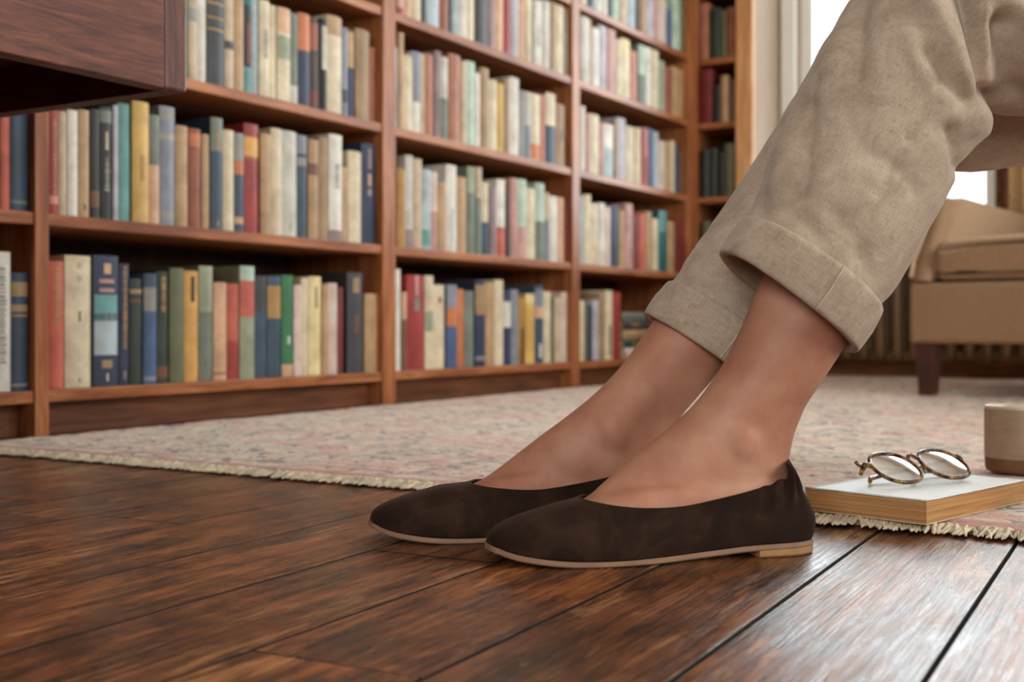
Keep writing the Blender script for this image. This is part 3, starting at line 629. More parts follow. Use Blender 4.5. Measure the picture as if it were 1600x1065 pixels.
# ------------------------------------------------------------------ rug
RUGX0, RUGX1, RUGY0, RUGY1, RUGZ = CX + 0.03, 1.75, 1.10, 4.25, 0.0075
nx, ny = 300, 250
vs, fs = [], []
for j in range(ny + 1):
    for i in range(nx + 1):
        x = (i / nx) ** 1.0 * (RUGX1 - RUGX0); y = (j / ny) ** 1.25 * (RUGY1 - RUGY0)
        wob = 0.006 * mnoise.noise((x * 2.2, 3.1, 0)) if j == 0 else 0
        z = RUGZ + 0.0016 * mnoise.noise((x * 55, y * 55, 1.0)) + 0.0016 * mnoise.noise((x * 7, y * 7, 4.0))
        if j in (0, ny) or i in (0, nx): z = RUGZ * 0.5
        vs.append((x, y + wob, z))
for j in range(ny):
    for i in range(nx):
        a = j * (nx + 1) + i; fs.append((a, a + 1, a + nx + 2, a + nx + 1))
# border skirt down to the floor
ring = [i for i in range(nx + 1)] + [j * (nx + 1) + nx for j in range(1, ny + 1)] + [ny * (nx + 1) + i for i in range(nx - 1, -1, -1)] + [j * (nx + 1) for j in range(ny - 1, 0, -1)]
base = len(vs)
for q in ring: vs.append((vs[q][0], vs[q][1], 0.0006))
for k in range(len(ring)):
    l = (k + 1) % len(ring); fs.append((ring[k], base + k, base + l, ring[l]))
fs.append(tuple(base + k for k in range(len(ring)))[::-1])
rug = tag(empty('rug', (RUGX0, RUGY0, 0)), 'large faded oriental rug in cream, pink and navy with a fringed edge', 'rug')
obj('pile', mesh('pile', vs, fs), M['rug'], rug, True)
# fringe: knotted cotton ends, far too many to count
vv, ff = [], []
rr = random.Random(5)
x = 0.0
while x < RUGX1 - RUGX0:
    L = rr.uniform(0.010, 0.026); r0 = rr.uniform(0.0013, 0.0024); dx = rr.uniform(-0.010, 0.010); wob = 0.006 * mnoise.noise((x * 2.2, 3.1, 0))
    p = [(x, 0.006 + wob, 0.0055), (x + dx * 0.3, -0.003 + wob, 0.0066 + rr.uniform(-.002, .002)), (x + dx * 0.7, -L * 0.6 + wob, 0.0042), (x + dx, -L + wob, 0.0032)]
    v_, f_ = tube(p, [r0 * 0.8, r0 * 1.1, r0 * 0.9, r0 * 0.5], 6)
    k = len(vv); vv += [Vector((q.x, q.y, max(q.z, 0.0004))) for q in v_]; ff += [tuple(k + a for a in q) for q in f_]
    x += rr.uniform(0.0010, 0.0026)
tag(obj('fringe', mesh('fringe', vv, ff), M['fringe'], rug, True), 'off-white knotted cotton fringe', kind='stuff')

# ------------------------------------------------------------------ desk at upper left
DZc = 1.35
dc = pix(292, 145, DZc); HB = dc.z
desk = tag(empty('desk', (dc.x - 0.25, dc.y - 0.7, 0)), 'dark mahogany desk whose corner juts in at the upper left', 'desk')
ox, oy = desk.location.x, desk.location.y
def dpart(nm, x0, x1, y0, y1, z0, z1, mat, bev=0.0015, par=None):
    o = boxobj(nm, (-(x1 - x0) / 2, (x1 - x0) / 2, -(y1 - y0) / 2, (y1 - y0) / 2, -(z1 - z0) / 2, (z1 - z0) / 2), mat, desk, bev)
    o.location = ((x0 + x1) / 2 - ox, (y0 + y1) / 2 - oy, (z0 + z1) / 2); return o
x1, y1 = dc.x, dc.y; x0, y0 = x1 - 0.50, y1 - 1.40; T = 0.024; DT = 0.745
dpart('corner_post', x1 - T, x1, y1 - 0.032, y1, HB, DT, M['desk_z'], 0.0028)
dpart('corner_post', x1 - T, x1, y0, y0 + 0.032, HB, DT, M['desk_z'])
dpart('front_panel', x1 - T, x1 - 0.0006, y0 + 0.0325, y1 - 0.0325, HB, DT, M['desk'])
dpart('end_panel', x0 + T, x1 - T - 0.0005, y1 - T, y1 - 0.0006, HB, DT, M['desk_x'])
dpart('end_panel', x0 + T, x1 - T - 0.0005, y0 + 0.0006, y0 + T, HB, DT, M['desk_x'])
dpart('back_panel', x0, x0 + T - 0.0005, y0, y1, HB, DT, M['desk'])
dpart('drawer_bottom', x0 + T + 0.001, x1 - T - 0.001, y0 + T + 0.001, y1 - T - 0.001, HB + 0.05, HB + 0.062, M['desk_x'], 0)
dpart('desk_top', x0 - 0.02, x1 + 0.02, y0 - 0.02, y1 + 0.02, DT + 0.0005, DT + 0.028, M['desk'], 0.004)
for yy in (y0 + 0.12, y1 - 0.72):
    dpart('panel_leg', x0 + 0.06, x1 - 0.06, yy, yy + 0.035, 0.001, HB + 0.049, M['desk_z'], 0.003)

# ------------------------------------------------------------------ armchair, radiator, curtains
ch_p = cw((1420 - 800) / F * 3.0, 3.0, RUGZ + 0.0018)
CH_A = YAW - math.radians(42)
chair = tag(empty('armchair', ch_p, CH_A), 'oatmeal upholstered armchair with dark tapered legs in front of the radiator', 'armchair')
CW_, CD_ = 0.74, 0.84; z0 = 0.128
def soft(nm, ext, bev, mat, seg=4, crown=0.0, parent=chair):
    bm = bmesh.new(); x0, x1, y0, y1, za, zb = ext
    r = bmesh.ops.create_cube(bm, size=1.0)
    for v in r['verts']: v.co = Vector(((x0+x1)/2 + v.co.x*(x1-x0), (y0+y1)/2 + v.co.y*(y1-y0), (za+zb)/2 + v.co.z*(zb-za)))
    bmesh.ops.subdivide_edges(bm, edges=bm.edges[:], cuts=5, use_grid_fill=True)
    for v in bm.verts:
        sx = 1 - (2 * (v.co.x - x0) / (x1 - x0) - 1) ** 2; sy = 1 - (2 * (v.co.y - y0) / (y1 - y0) - 1) ** 2
        if crown and v.co.z > (za + zb) / 2: v.co.z += crown * math.sqrt(max(0, sx)) * (0.45 + 0.55 * sy)
    es = [e for e in bm.edges if len(e.link_faces) == 2 and e.calc_face_angle(0) > 0.9]
    bmesh.ops.bevel(bm, geom=es, offset=bev, segments=seg, affect='EDGES', profile=0.5)
    return obj(nm, bm, mat, parent, True)
soft('front_rail', (0.0, CW_, 0.0, CD_, z0, z0 + 0.148), 0.012, M['upholstery'])
soft('seat_cushion', (0.062, CW_ - 0.062, 0.004, CD_ - 0.16, z0 + 0.151, z0 + 0.245), 0.022, M['upholstery'], crown=0.03)
# piping round the cushion's front top edge
pp = [(0.07 + (CW_ - 0.14) * i / 20, 0.012, z0 + 0.240 + 0.026 * math.sqrt(max(0, 1 - (2 * i / 20 - 1) ** 2)) * 0.45) for i in range(21)]
v_, f_ = tube(pp, 0.006, 8); obj('piping', mesh('piping', v_, f_), M['piping'], chair, True)
# arms: raked front edge, gently falling top
for s in (0, 1):
    prof = [(0.002, z0 + .149), (0.004, z0 + .160), (.020, z0 + .20), (.060, z0 + .25), (.095, z0 + .295), (.12, z0 + .36), (.20, z0 + .372), (CD_ - .03, z0 + .352), (CD_ - .03, z0 + .149)]
    bm = bmesh.new(); xa, xb = (0.0, 0.060) if s == 0 else (CW_ - 0.060, CW_)
    A = [bm.verts.new((xa, y, z)) for y, z in prof]; B = [bm.verts.new((xb, y, z)) for y, z in prof]
    n = len(prof)
    for i in range(n): bm.faces.new((A[i], A[(i + 1) % n], B[(i + 1) % n], B[i]))
    bm.faces.new(A[::-1]); bm.faces.new(B); bmesh.ops.recalc_face_normals(bm, faces=bm.faces)
    bmesh.ops.bevel(bm, geom=bm.edges[:], offset=0.008, segments=3, affect='EDGES')
    arm = obj('arm', bm, M['upholstery'], chair, True)
    for xx in ((xa + 0.004,) if s == 0 else (xb - 0.004,)):
        v_, f_ = tube([(xx, y - .002, z + .002) for y, z in prof[1:8]], 0.0055, 8)
        obj('arm_piping', mesh('arm_piping', v_, f_), M['piping'], arm, True)
soft('backrest', (0.062, CW_ - 0.062, CD_ - 0.155, CD_ - 0.02, z0 + 0.151, 0.62), 0.03, M['upholstery'], crown=0.012)
for (x, y) in ((0.035, 0.035), (CW_ - 0.035, 0.035), (0.035, CD_ - 0.035), (CW_ - 0.035, CD_ - 0.035)):
    bm = bmesh.new(); box(bm, -0.026, 0.026, -0.026, 0.026, 0.0, z0 - 0.0005, 0.003)
    for v in bm.verts:
        k = 0.68 + 0.32 * v.co.z / z0; v.co.x *= k; v.co.y *= k
    o = obj('leg', bm, M['mahogany'], chair); o.location = (x, y, 0.0005)

# radiator below the window
RAD0, RAD1 = -1.30, -0.28
rad = tag(empty('radiator', ((RAD0 + RAD1) / 2, BACK_Y - 0.13, 0)), 'bronze cast-iron column radiator under the window', 'radiator')
n = 18; stp = (RAD1 - RAD0) / n
for i in range(n):
    xx = -(RAD1 - RAD0) / 2 + stp * (i + 0.5)
    for yy in (-0.045, 0.045):
        pts = [(xx, yy * 0.3, 0.07), (xx, yy * 0.8, 0.078), (xx, yy, 0.10), (xx, yy, 0.25), (xx, yy, 0.40), (xx, yy * 0.8, 0.425), (xx, yy * 0.3, 0.432)]
        v_, f_ = tube(pts, [0.012, 0.014, 0.0145, 0.0125, 0.0145, 0.014, 0.012], 10)
        obj('column', mesh('column', v_, f_), M['radiator'], rad, True)
for z in (0.08, 0.42):
    v_, f_ = tube([(-(RAD1 - RAD0) / 2 - 0.01, 0, z), ((RAD1 - RAD0) / 2 + 0.01, 0, z)], 0.02, 12); obj('header_pipe', mesh('header_pipe', v_, f_), M['radiator'], rad, True)
for xx in (-(RAD1 - RAD0) / 2 + stp / 2, (RAD1 - RAD0) / 2 - stp / 2):
    boxobj('foot', (xx - 0.012, xx + 0.012, -0.05, 0.05, 0.0105, 0.065), M['radiator'], rad, 0.004)

def curtain(name, x0, x1, y, mat, label, folds, amp):
    nx, nz = folds * 14, 10; vs, fs = [], []
    for j in range(nz + 1):
        for i in range(nx + 1):
            t = i / nx; z = 0.47 + (2.32 - 0.47) * j / nz
            vs.append(((x1 - x0) * (t - 0.5), amp * math.sin(t * folds * 2 * math.pi) * (0.8 + 0.2 * math.sin(j)), z))
    for j in range(nz):
        for i in range(nx):
            a = j * (nx + 1) + i; fs.append((a, a + 1, a + nx + 2, a + nx + 1))
    root = tag(empty(name, ((x0 + x1) / 2, y, 0)), label, 'curtain')
    o = obj('fabric', mesh('fabric', vs, fs), mat, root, True)
    md = o.modifiers.new('thickness', 'SOLIDIFY'); md.thickness = 0.003
    v_, f_ = tube([((x0 - x1) / 2 - 0.04, 0, 2.335), ((x1 - x0) / 2 + 0.04, 0, 2.335)], 0.011, 10)
    obj('curtain_rod', mesh('curtain_rod', v_, f_), M['brown_curtain'], root, True)
    return root
cy = BACK_Y - 0.055
curtain('curtain', x_at(1556, cy), x_at(1576, cy), cy, M['brown_curtain'], 'narrow dark brown drape at the right edge of the window', 1, 0.008)
curtain('curtain', x_at(1577, cy) , x_at(1577, cy) + 0.34, cy, M['curtain'], 'tan curtain at the right edge of the frame, above the armchair', 5, 0.02)
# ------------------------------------------------------------------ shoes
class Shoe:
    """geometry of one ballet flat in its own frame: x toe->heel, y away from the viewer, z up"""
    def __init__(s, toe, heel, throat, instep, latnear):
        s.toe = Vector(toe); d = Vector(heel) - s.toe; s.L = d.length
        s.ang = math.atan2(d[1], d[0]); s.throat = throat; s.instep = instep; s.latnear = latnear
        a = math.atan2(s.toe[1], s.toe[0])
    LAT = [(0, 0), (.008, .010), (.03, .0185), (.07, .0265), (.13, .0335), (.2, .0385), (.28, .0415), (.36, .0415), (.46, .0380), (.58, .0335), (.7, .0310), (.82, .0305), (.9, .0290), (.955, .0235), (.985, .0145), (1, 0)]
    MED = [(0, 0), (.008, .010), (.03, .0195), (.07, .0285), (.13, .0355), (.2, .0400), (.28, .0415), (.36, .0395), (.46, .0335), (.58, .0290), (.7, .0285), (.82, .0295), (.9, .0285), (.955, .0235), (.985, .0145), (1, 0)]
    BASE = [(0, .0150), (.04, .0112), (.09, .0082), (.2, .0050), (.35, .0042), (.5, .0050), (.65, .0074), (.78, .0097), (1, .0105)]
    TOE = [(0, .0172), (.006, .0212), (.02, .0250), (.05, .0293), (.1, .0342), (.17, .0394), (.23, .0434)]
    def wid(s, t, side):      # side -1 near the viewer, +1 away
        lat = (side < 0) == s.latnear
        return max(0.0, interp(s.LAT if lat else s.MED, t))
    def zb(s, t): return interp(s.BASE, t)
    def hc(s, t):
        tab = [q for q in s.TOE if q[0] < s.throat - 0.03] + s.instep
        return interp(tab, t)
    def zt(s, t, side=-1):
        th = s.throat
        z = interp([(th, s.hc(th)), (th + .07, .0445), (th + .16, .0425), (.56, .0428), (.68, .0475), (.78, .0530), (.86, .0588), (.91, .0630), (.95, .0655), (1, .0675)], t)
        z += 0.0012 * math.sin(t * 96 + .6) * sstep(.80, .86, t) * (1 - sstep(.90, .93, t))
        z += 0.0058 * sstep(.905, .955, t)
        return z
    def pt(s, t, phi, side, inset=0.0):
        """point on the last surface; phi 0 at the sole edge, pi/2 at the top ridge"""
        w_ = max(0.0, s.wid(t, side) - inset); zb = s.zb(t) + inset * 0.5; h = s.hc(t) - inset
        cp = math.cos(phi) ** 0.72; sp = math.sin(phi) ** 0.86
        z = zb + (h - zb) * sp
        k = (z - zb) / 0.06
        y = side * w_ * cp * (1 + 0.05 * math.sin(min(1, k * 2.2) * math.pi) * sstep(.1, .3, t))
        x = t * s.L
        x -= 0.016 * max(0, k) ** 1.6 * sstep(.86, 1.0, t)
        x += 0.006 * math.sin(min(1, max(0, k) * 1.6) * math.pi) * sstep(.9, 1.0, t)
        if inset: x = inset * 1.2 + x * (1 - 2.6 * inset / s.L)
        return Vector((x, y, z))
    def place(s, v): # own frame -> world
        c, n = math.cos(s.ang), math.sin(s.ang)
        return cw(s.toe[0] + v.x * c - v.y * n, s.toe[1] + v.x * n + v.y * c, v.z)
    def world_rot(s): return YAW + s.ang

def build_shoe(S, label):
    o = S.place(Vector((0, 0, 0)))
    root = tag(empty('ballet_flat', (o.x, o.y, 0.0), S.world_rot()), label, 'shoe', 'pair of brown ballet flats')
    nT, nP = 150, 30
    verts, faces = [], []
    ts = [0.5 * (1 - math.cos(math.pi * i / nT)) for i in range(nT + 1)]
    for side in (-1, 1):
        b0 = len(verts)
        for t in ts:
            h, zb = S.hc(t), S.zb(t)
            if t <= S.throat: pm = math.pi / 2
            else:
                q = min(1.0, max(0.02, (S.zt(t, side) - zb) / max(1e-4, h - zb))); pm = math.asin(min(1.0, q ** (1 / 0.86)))
                if t > .93:   # heel back: last narrows, use full height up to the topline
                    pass
            for j in range(nP + 1):
                phi = pm * (j / nP)
                p = S.pt(t, phi, side)
                f = j / nP
                # elastic gathers round the heel opening
                g = sstep(.77, .84, t) * sstep(.30, .85, f) * (1 - sstep(.985, 1.0, t) * .6)
                if g > 0:
                    wv = math.sin(t * 84 + 3.4 * (1 - f) + side) + 0.7 * math.sin(t * 47 - 4 * f)
                    p.y += side * 0.0030 * g * (wv + 0.7)
                    p.x += 0.0008 * g * wv * sstep(.93, 1, t)
                # soft dents in the suede quarter
                p.y += side * 0.0011 * mnoise.noise((p.x * 38, p.z * 46, side * 3.0)) * sstep(.45, .7, t)
                verts.append(p)
        for i in range(nT):
            for j in range(nP):
                a = b0 + i * (nP + 1) + j; b = a + nP + 1
                faces.append((a, b, b + 1, a + 1) if side < 0 else (a, a + 1, b + 1, b))
    bm = bmesh.new(); vv = [bm.verts.new(v) for v in verts]
    for f in faces:
        try: bm.faces.new([vv[k] for k in f])
        except ValueError: pass
    bmesh.ops.remove_doubles(bm, verts=bm.verts, dist=0.00012)
    bmesh.ops.recalc_face_normals(bm, faces=bm.faces)
    if sum(f.normal.z for f in bm.faces) < 0: bmesh.ops.reverse_faces(bm, faces=bm.faces)
    up = obj('upper', bm, M['suede'], root, True)
    md = up.modifiers.new('leather', 'SOLIDIFY'); md.thickness = 0.0016; md.offset = -1.0
    # bound edge round the opening
    line = []
    for side in (-1, 1):
        seg = []
        for i in range(150):
            t = S.throat + 0.0006 + (1 - S.throat - 0.0008) * (i / 149) ** 1.6
            h, zb = S.hc(t), S.zb(t); q = min(1.0, (S.zt(t, side) - zb) / max(1e-4, h - zb))
            p = S.pt(t, math.asin(min(1.0, q ** (1 / 0.86))), side); p.y -= side * 0.0006; p.z -= 0.0009; seg.append(p)
        line += seg if side < 0 else seg[::-1]
    v_, f_ = tube(line, 0.0009, 8, closed=True); obj('topline_binding', mesh('topline_binding', v_, f_), M['suede'], root, True)
    # sole
    def prism(nm, t0, t1, zlo, zhi, grow, mat, parent=root):
        pts = []
        tt = [t0 + (t1 - t0) * 0.5 * (1 - math.cos(math.pi * i / 70)) for i in range(71)]
        for side in (-1, 1):
            for t in (tt if side < 0 else tt[::-1]):
                w_ = S.wid(t, side); x = t * S.L
                pts.append((x + grow * (-1 if t < .02 else (1 if t > .98 else 0)), side * (w_ + grow * sstep(0, .004, w_)), t))
        n = len(pts)
        vs = [(x, y, zlo(t)) for x, y, t in pts] + [(x, y, zlo(t) + (zhi(t) - zlo(t)) * .25) for x, y, t in pts] + [(x, y, zhi(t)) for x, y, t in pts]
        ins = 0.0008
        vs = [(x, y * (1 - (ins / max(abs(y), .004) if k < n else 0)), z) for k, (x, y, z) in enumerate(vs)]
        fs = []
        for r in range(2):
            for i in range(n):
                j = (i + 1) % n; fs.append((r*n + i, r*n + j, (r+1)*n + j, (r+1)*n + i))
        for i in range(n // 2 - 1):      # top and bottom as strips
            fs.append((i, n - 1 - i, n - 2 - i, i + 1)); fs.append((2*n + i, 2*n + i + 1, 2*n + n - 2 - i, 2*n + n - 1 - i))
        bm = bmesh.new(); vv = [bm.verts.new(v) for v in vs]
        for f in fs:
            try: bm.faces.new([vv[k] for k in f])
            except ValueError: pass
        bmesh.ops.remove_doubles(bm, verts=bm.verts, dist=0.00005); bmesh.ops.recalc_face_normals(bm, faces=bm.faces)
        return obj(nm, bm, mat, parent, False)
    prism('sole', 0.0, 1.0, lambda t: max(0.0004, S.zb(t) - 0.0042), lambda t: S.zb(t) + 0.0003, 0.0012, M['sole'])
    prism('heel', 0.79, 1.0, lambda t: 0.0004, lambda t: S.zb(t) - 0.0040, 0.0010, M['heel'])
    return root

def XZ(u, Z): return ((u - 800) / F * Z, Z)
near = Shoe(XZ(760, .927), XZ(1262, .985), .285, [(.285, .0468), (.33, .0535), (.38, .0625), (.47, .083), (.54, .094), (.65, .100), (.8, .096), (.93, .090), (1, .084)], True)
far = Shoe(XZ(578, 1.036), (XZ(578, 1.036)[0] + .262, 1.064), .325, [(.325, .0462), (.37, .0520), (.42, .0605), (.52, .0805), (.58, .090), (.68, .100), (.8, .096), (.93, .090), (1, .084)], False)
build_shoe(near, 'dark brown suede ballet flat on the nearer foot, gathered at the heel')
build_shoe(far, 'dark brown suede ballet flat on the farther foot, half hidden behind the other')

# ------------------------------------------------------------------ the seated person (legs only are in the photograph)
person = tag(empty('person', cw(0.2, 1.03, 0.0)), 'seated person in rolled beige linen trousers and brown flats, seen from the knees down', 'person')
def catmull(sec, n):
    """sec: list of tuples of floats -> n resampled tuples"""
    m = len(sec) - 1; out = []
    for i in range(n + 1):
        x = i / n * m; k = min(int(x), m - 1); t = x - k
        p0 = sec[max(k - 1, 0)]; p1 = sec[k]; p2 = sec[k + 1]; p3 = sec[min(k + 2, m)]
        out.append(tuple(0.5 * ((2*b) + (c - a) * t + (2*a - 5*b + 4*c - d) * t*t + (-a + 3*b - 3*c + d) * t**3) for a, b, c, d in zip(p0, p1, p2, p3)))
    return out
def ring_pts(sec, n, power=1.0, grow=0.0, egg=0.0):
    """sec = (front u,v, back u,v, depth, half depth): closed loop of points (theta=0 front, 90 deg = away)"""
    fu, fv, bu, bv, Z, b = sec
    A0 = pix(fu, fv, Z); B0 = pix(bu, bv, Z); C = (A0 + B0) / 2; A = (A0 - B0) / 2
    A = A * (1 + grow / A.length); D = cw(0, 1, 0) * (b + grow); out = []
    for k in range(n):
        th = 2 * math.pi * k / n; c, s_ = math.cos(th), math.sin(th)
        c = math.copysign(abs(c) ** power, c); s_ = math.copysign(abs(s_) ** power, s_)
        out.append(C + A * c + D * s_ * (1 + egg * c))
    return out
def add_loft(verts, faces, rings, caps=True):
    b = len(verts); n = len(rings[0])
    for r in rings: verts.extend(r)
    for i in range(len(rings) - 1):
        for k in range(n):
            l = (k + 1) % n; faces.append((b + i*n + k, b + i*n + l, b + (i+1)*n + l, b + (i+1)*n + k))
    if caps:
        faces.append(tuple(b + k for k in range(n))[::-1]); faces.append(tuple(b + (len(rings)-1)*n + k for k in range(n)))

bv_, bf_ = [], []
NEAR_SKIN = [(2150, -110, 2150, 110, 1.05, .06), (1850, -110, 1850, 100, 1.04, .055), (1640, -110, 1650, 100, 1.02, .05), (1490, -60, 1510, 80, 1.01, .046), (1400, 70, 1500, 140, 1.005, .045), (1300, 240, 1420, 320, 1.0, .045),
             (1238, 345, 1372, 440, .99, .044), (1191, 435, 1318, 540, .985, .040), (1156, 518, 1282, 598, .983, .036), (1122, 582, 1250, 650, .982, .031), (1082, 634, 1230, 712, .980, .0292), (1036, 675, 1218, 770, .977, .030), (985, 716, 1160, 822, .970, .029), (930, 764, 1075, 840, .960, .026)]
FAR_SKIN = [(2150, -90, 2150, 110, 1.15, .06), (1850, -60, 1850, 130, 1.16, .055), (1640, -50, 1650, 150, 1.15, .05), (1480, 0, 1500, 150, 1.14, .045), (1360, 130, 1460, 210, 1.13, .043), (1200, 300, 1310, 380, 1.11, .043),
            (1080, 425, 1185, 495, 1.09, .041), (1018, 505, 1128, 573, 1.08, .038), (975, 566, 1088, 622, 1.07, .034), (932, 612, 1052, 668, 1.064, .0298), (888, 648, 1032, 715, 1.060, .0282), (842, 682, 1010, 770, 1.059, .029), (795, 718, 950, 805, 1.058, .0235), (755, 748, 880, 820, 1.055, .021)]
for sec in (NEAR_SKIN, FAR_SKIN):
    add_loft(bv_, bf_, [ring_pts(s, 40, egg=0.30 * sstep(.55, .72, i / 90) * (1 - sstep(.86, .97, i / 90))) for i, s in enumerate(catmull(sec, 90))])
for S in (near, far):      # feet inside the shoes
    rings = []
    for i in range(61):
        t = 0.02 + 0.965 * 0.5 * (1 - math.cos(math.pi * i / 60)); top = .74
        r = []
        hk = 1.0
        for side, rngj in ((-1, range(0, 14)), (1, range(14, -1, -1))):
            for j in rngj:
                p = S.pt(t, math.pi / 2 * j / 14, side, lerp(0.0034, 0.0062, sstep(.62, .82, t)))
                cap = lerp(S.hc(S.throat + .06), .058, sstep(.3, .6, t)) if t > S.throat + .06 else 1.0
                k_ = .014
                if p.z > cap - k_: p.z = cap - k_ * math.exp(-(p.z - cap + k_) / k_)
                r.append(S.place(p))
        rings.append(r)
    add_loft(bv_, bf_, rings)
def ball(c, r, squash=(1, 1, 1)):
    bm = bmesh.new(); bmesh.ops.create_icosphere(bm, subdivisions=3, radius=1.0)
    b = len(bv_)
    for v in bm.verts: bv_.append(c + cw(v.co.x * r * squash[0], v.co.y * r * squash[1], v.co.z * r * squash[2]))
    for f in bm.faces: bf_.append(tuple(b + v.index for v in f.verts))
    bm.free()
ball(pix(1150, 688, .9668), .0225, (1, .95, 1.15))      # outer ankle bone of the near leg
ball(pix(954, 674, 1.0475), .0220, (1, .95, 1.15))      # inner ankle bone of the far leg
def rod(pts, r):
    v_, f_ = tube(pts, r, 12); b = len(bv_); bv_.extend(v_); bf_.extend(tuple(b + a for a in f) for f in f_)
rod([pix(1270, 540, .984), pix(1246, 612, .984), pix(1224, 672, .982), pix(1214, 722, .981), pix(1212, 780, .980)], [.006, .0105, .0095, .0095, .011])   # achilles tendon
rod([pix(1090, 570, 1.075), pix(1058, 625, 1.07), pix(1026, 672, 1.062), pix(1012, 730, 1.06)], [.006, .0105, .0095, .010])
ball(pix(1196, 800, .979), .0255, (1, .95, 1.1)); ball(pix(1010, 790, 1.058), .025, (1, .95, 1.05))   # heels
ball(cw(.80, 1.10, .46), .13, (1, 1.05, .85))           # pelvis
rod([cw(.70, 1.05, .46), cw(.80, 1.10, .47), cw(.72, 1.15, .46)], [.06, .08, .06])
bme = mesh('body', bv_, bf_)
tmp = bpy.data.objects.new('body_tmp', bme); COL.objects.link(tmp)
md = tmp.modifiers.new('r', 'REMESH'); md.mode = 'VOXEL'; md.voxel_size = 0.0026; md.use_smooth_shade = True
md = tmp.modifiers.new('s', 'SMOOTH'); md.factor = 0.5; md.iterations = 12
dg = bpy.context.evaluated_depsgraph_get(); ev = tmp.evaluated_get(dg)
bme2 = bpy.data.meshes.new_from_object(ev); bpy.data.objects.remove(tmp); bme2.name = 'body'
bme2.materials.clear(); bme2.materials.append(M['skin'])
for v in bme2.vertices: v.co -= person.location
body = obj('body', bme2, None, person, True); tag(body, 'bare tanned feet and lower legs')

# trousers ---------------------------------------------------------
NEAR_T = [(1137, 385, 1322, 530, .985, .054), (1172, 335, 1364, 483, .985, .056), (1184, 310, 1398, 440, .988, .058), (1210, 233, 1452, 342, .992, .062), (1248, 155, 1496, 262, .997, .065), (1288, 75, 1526, 205, 1.0, .067), (1345, 0, 1536, 170, 1.003, .069),
          (1405, -75, 1546, 168, 1.006, .071), (1480, -135, 1560, 172, 1.01, .073), (1580, -165, 1592, 176, 1.014, .075), (1720, -178, 1700, 176, 1.02, .077), (1920, -185, 1900, 182, 1.035, .08), (2180, -190, 2160, 192, 1.05, .085)]
FAR_T = [(1020, 483, 1172, 590, 1.09, .048), (1056, 437, 1214, 540, 1.092, .050), (1078, 398, 1250, 495, 1.098, .052), (1128, 328, 1315, 430, 1.106, .055), (1182, 250, 1385, 352, 1.115, .057), (1284, 82, 1470, 258, 1.125, .058), (1345, -20, 1500, 264, 1.13, .059),
         (1440, -95, 1535, 264, 1.138, .060), (1580, -120, 1600, 256, 1.146, .062), (1800, -125, 1800, 244, 1.15, .066), (2120, -110, 2120, 245, 1.15, .075)]
CREASE = [  # soft folds read off the near leg: polyline, width px, depth m
 ([(1345, -40), (1343, 40), (1334, 118)], 17, -.0042), ([(1302, -20), (1300, 90)], 24, .002),
 ([(1268, 165), (1262, 220), (1250, 300)], 16, -.0034), ([(1230, 200), (1200, 285)], 18, .0022), ([(1196, 262), (1188, 322)], 11, -.0030),
 ([(1440, -20), (1478, 40), (1502, 100), (1527, 165), (1530, 200)], 20, .0048), ([(1500, -30), (1520, 35), (1536, 100), (1543, 150)], 17, -.0125), ([(1534, 20), (1545, 80), (1549, 128)], 13, .0070),
 ([(1566, 40), (1576, 100), (1588, 150)], 26, -.0110), ([(1610, 25), (1572, 0), (1530, -10)], 20, .0055),
 ([(1450, 85), (1475, 120), (1505, 155)], 15, -.0045), ([(1420, 60), (1450, 110), (1486, 172)], 20, .0025),
 ([(1468, 132), (1444, 172), (1420, 215)], 9, -.0022), ([(1420, 215), (1392, 268), (1372, 300)], 10, -.0018), ([(1484, 205), (1493, 232), (1498, 262)], 12, -.0040),
 ([(1350, 240), (1400, 262), (1432, 300)], 16, -.0014), ([(1300, 330), (1340, 372), (1352, 420)], 16, -.0016), ([(1215, 330), (1232, 300), (1240, 250)], 18, .0014), ([(1400, 300), (1362, 350), (1340, 400)], 14, -.0024), ([(1240, 330), (1262, 348), (1280, 375)], 14, -.0016),
]
CREASE = [(l, w_, d * 1.45) for l, w_, d in CREASE]
def seg_dist(p, a, b):
    vx, vy = b[0] - a[0], b[1] - a[1]; l2 = vx * vx + vy * vy
    t = max(0, min(1, ((p[0] - a[0]) * vx + (p[1] - a[1]) * vy) / l2))
    return math.hypot(p[0] - a[0] - vx * t, p[1] - a[1] - vy * t)
def trouser_leg(sec, creased, seed):
    nR, nA = 230, 150
    rings = [ring_pts(s, nA, 0.92) for s in catmull(sec, nR)]
    view = cw(0, 1, 0)
    for i, r in enumerate(rings):
        c = sum(r, Vector()) / nA
        for k in range(nA):
            p = r[k]; nrm = (p - c).normalized(); th = 2 * math.pi * k / nA
            d = 0.0018 * mnoise.noise((p.x * 11 + seed, p.y * 11, p.z * 11)) - 0.0009 * (1 - abs(mnoise.noise((p.x * 26 + seed, p.y * 26, p.z * 20)))) ** 7 + 0.0006 * mnoise.noise((p.x * 90, p.y * 90, p.z * 60 + seed))
            if math.sin(th) < 0.15:
                fade = min(1, (0.15 - math.sin(th)) * 2.5); q = to_pix(p)
                if creased and q[0] < 1680:
                    for line, wd, dep in CREASE:
                        dist = min(seg_dist(q, a, b) for a, b in zip(line[:-1], line[1:])) if len(line) > 1 else 1e9
                        if dist < wd * 3: d += dep * fade * math.exp(-(dist / wd) ** 2)
            d *= sstep(0, 12, i)
            r[k] = p + nrm * d
    return rings
tv, tf, uvs = [], [], []
legs = []
for sec, cr, sd in ((NEAR_T, True, 0.0), (FAR_T, False, 7.3)):
    rings = trouser_leg(sec, cr, sd); legs.append(rings); add_loft(tv, tf, rings, caps=False)
hip = []          # seat and waist, outside the frame
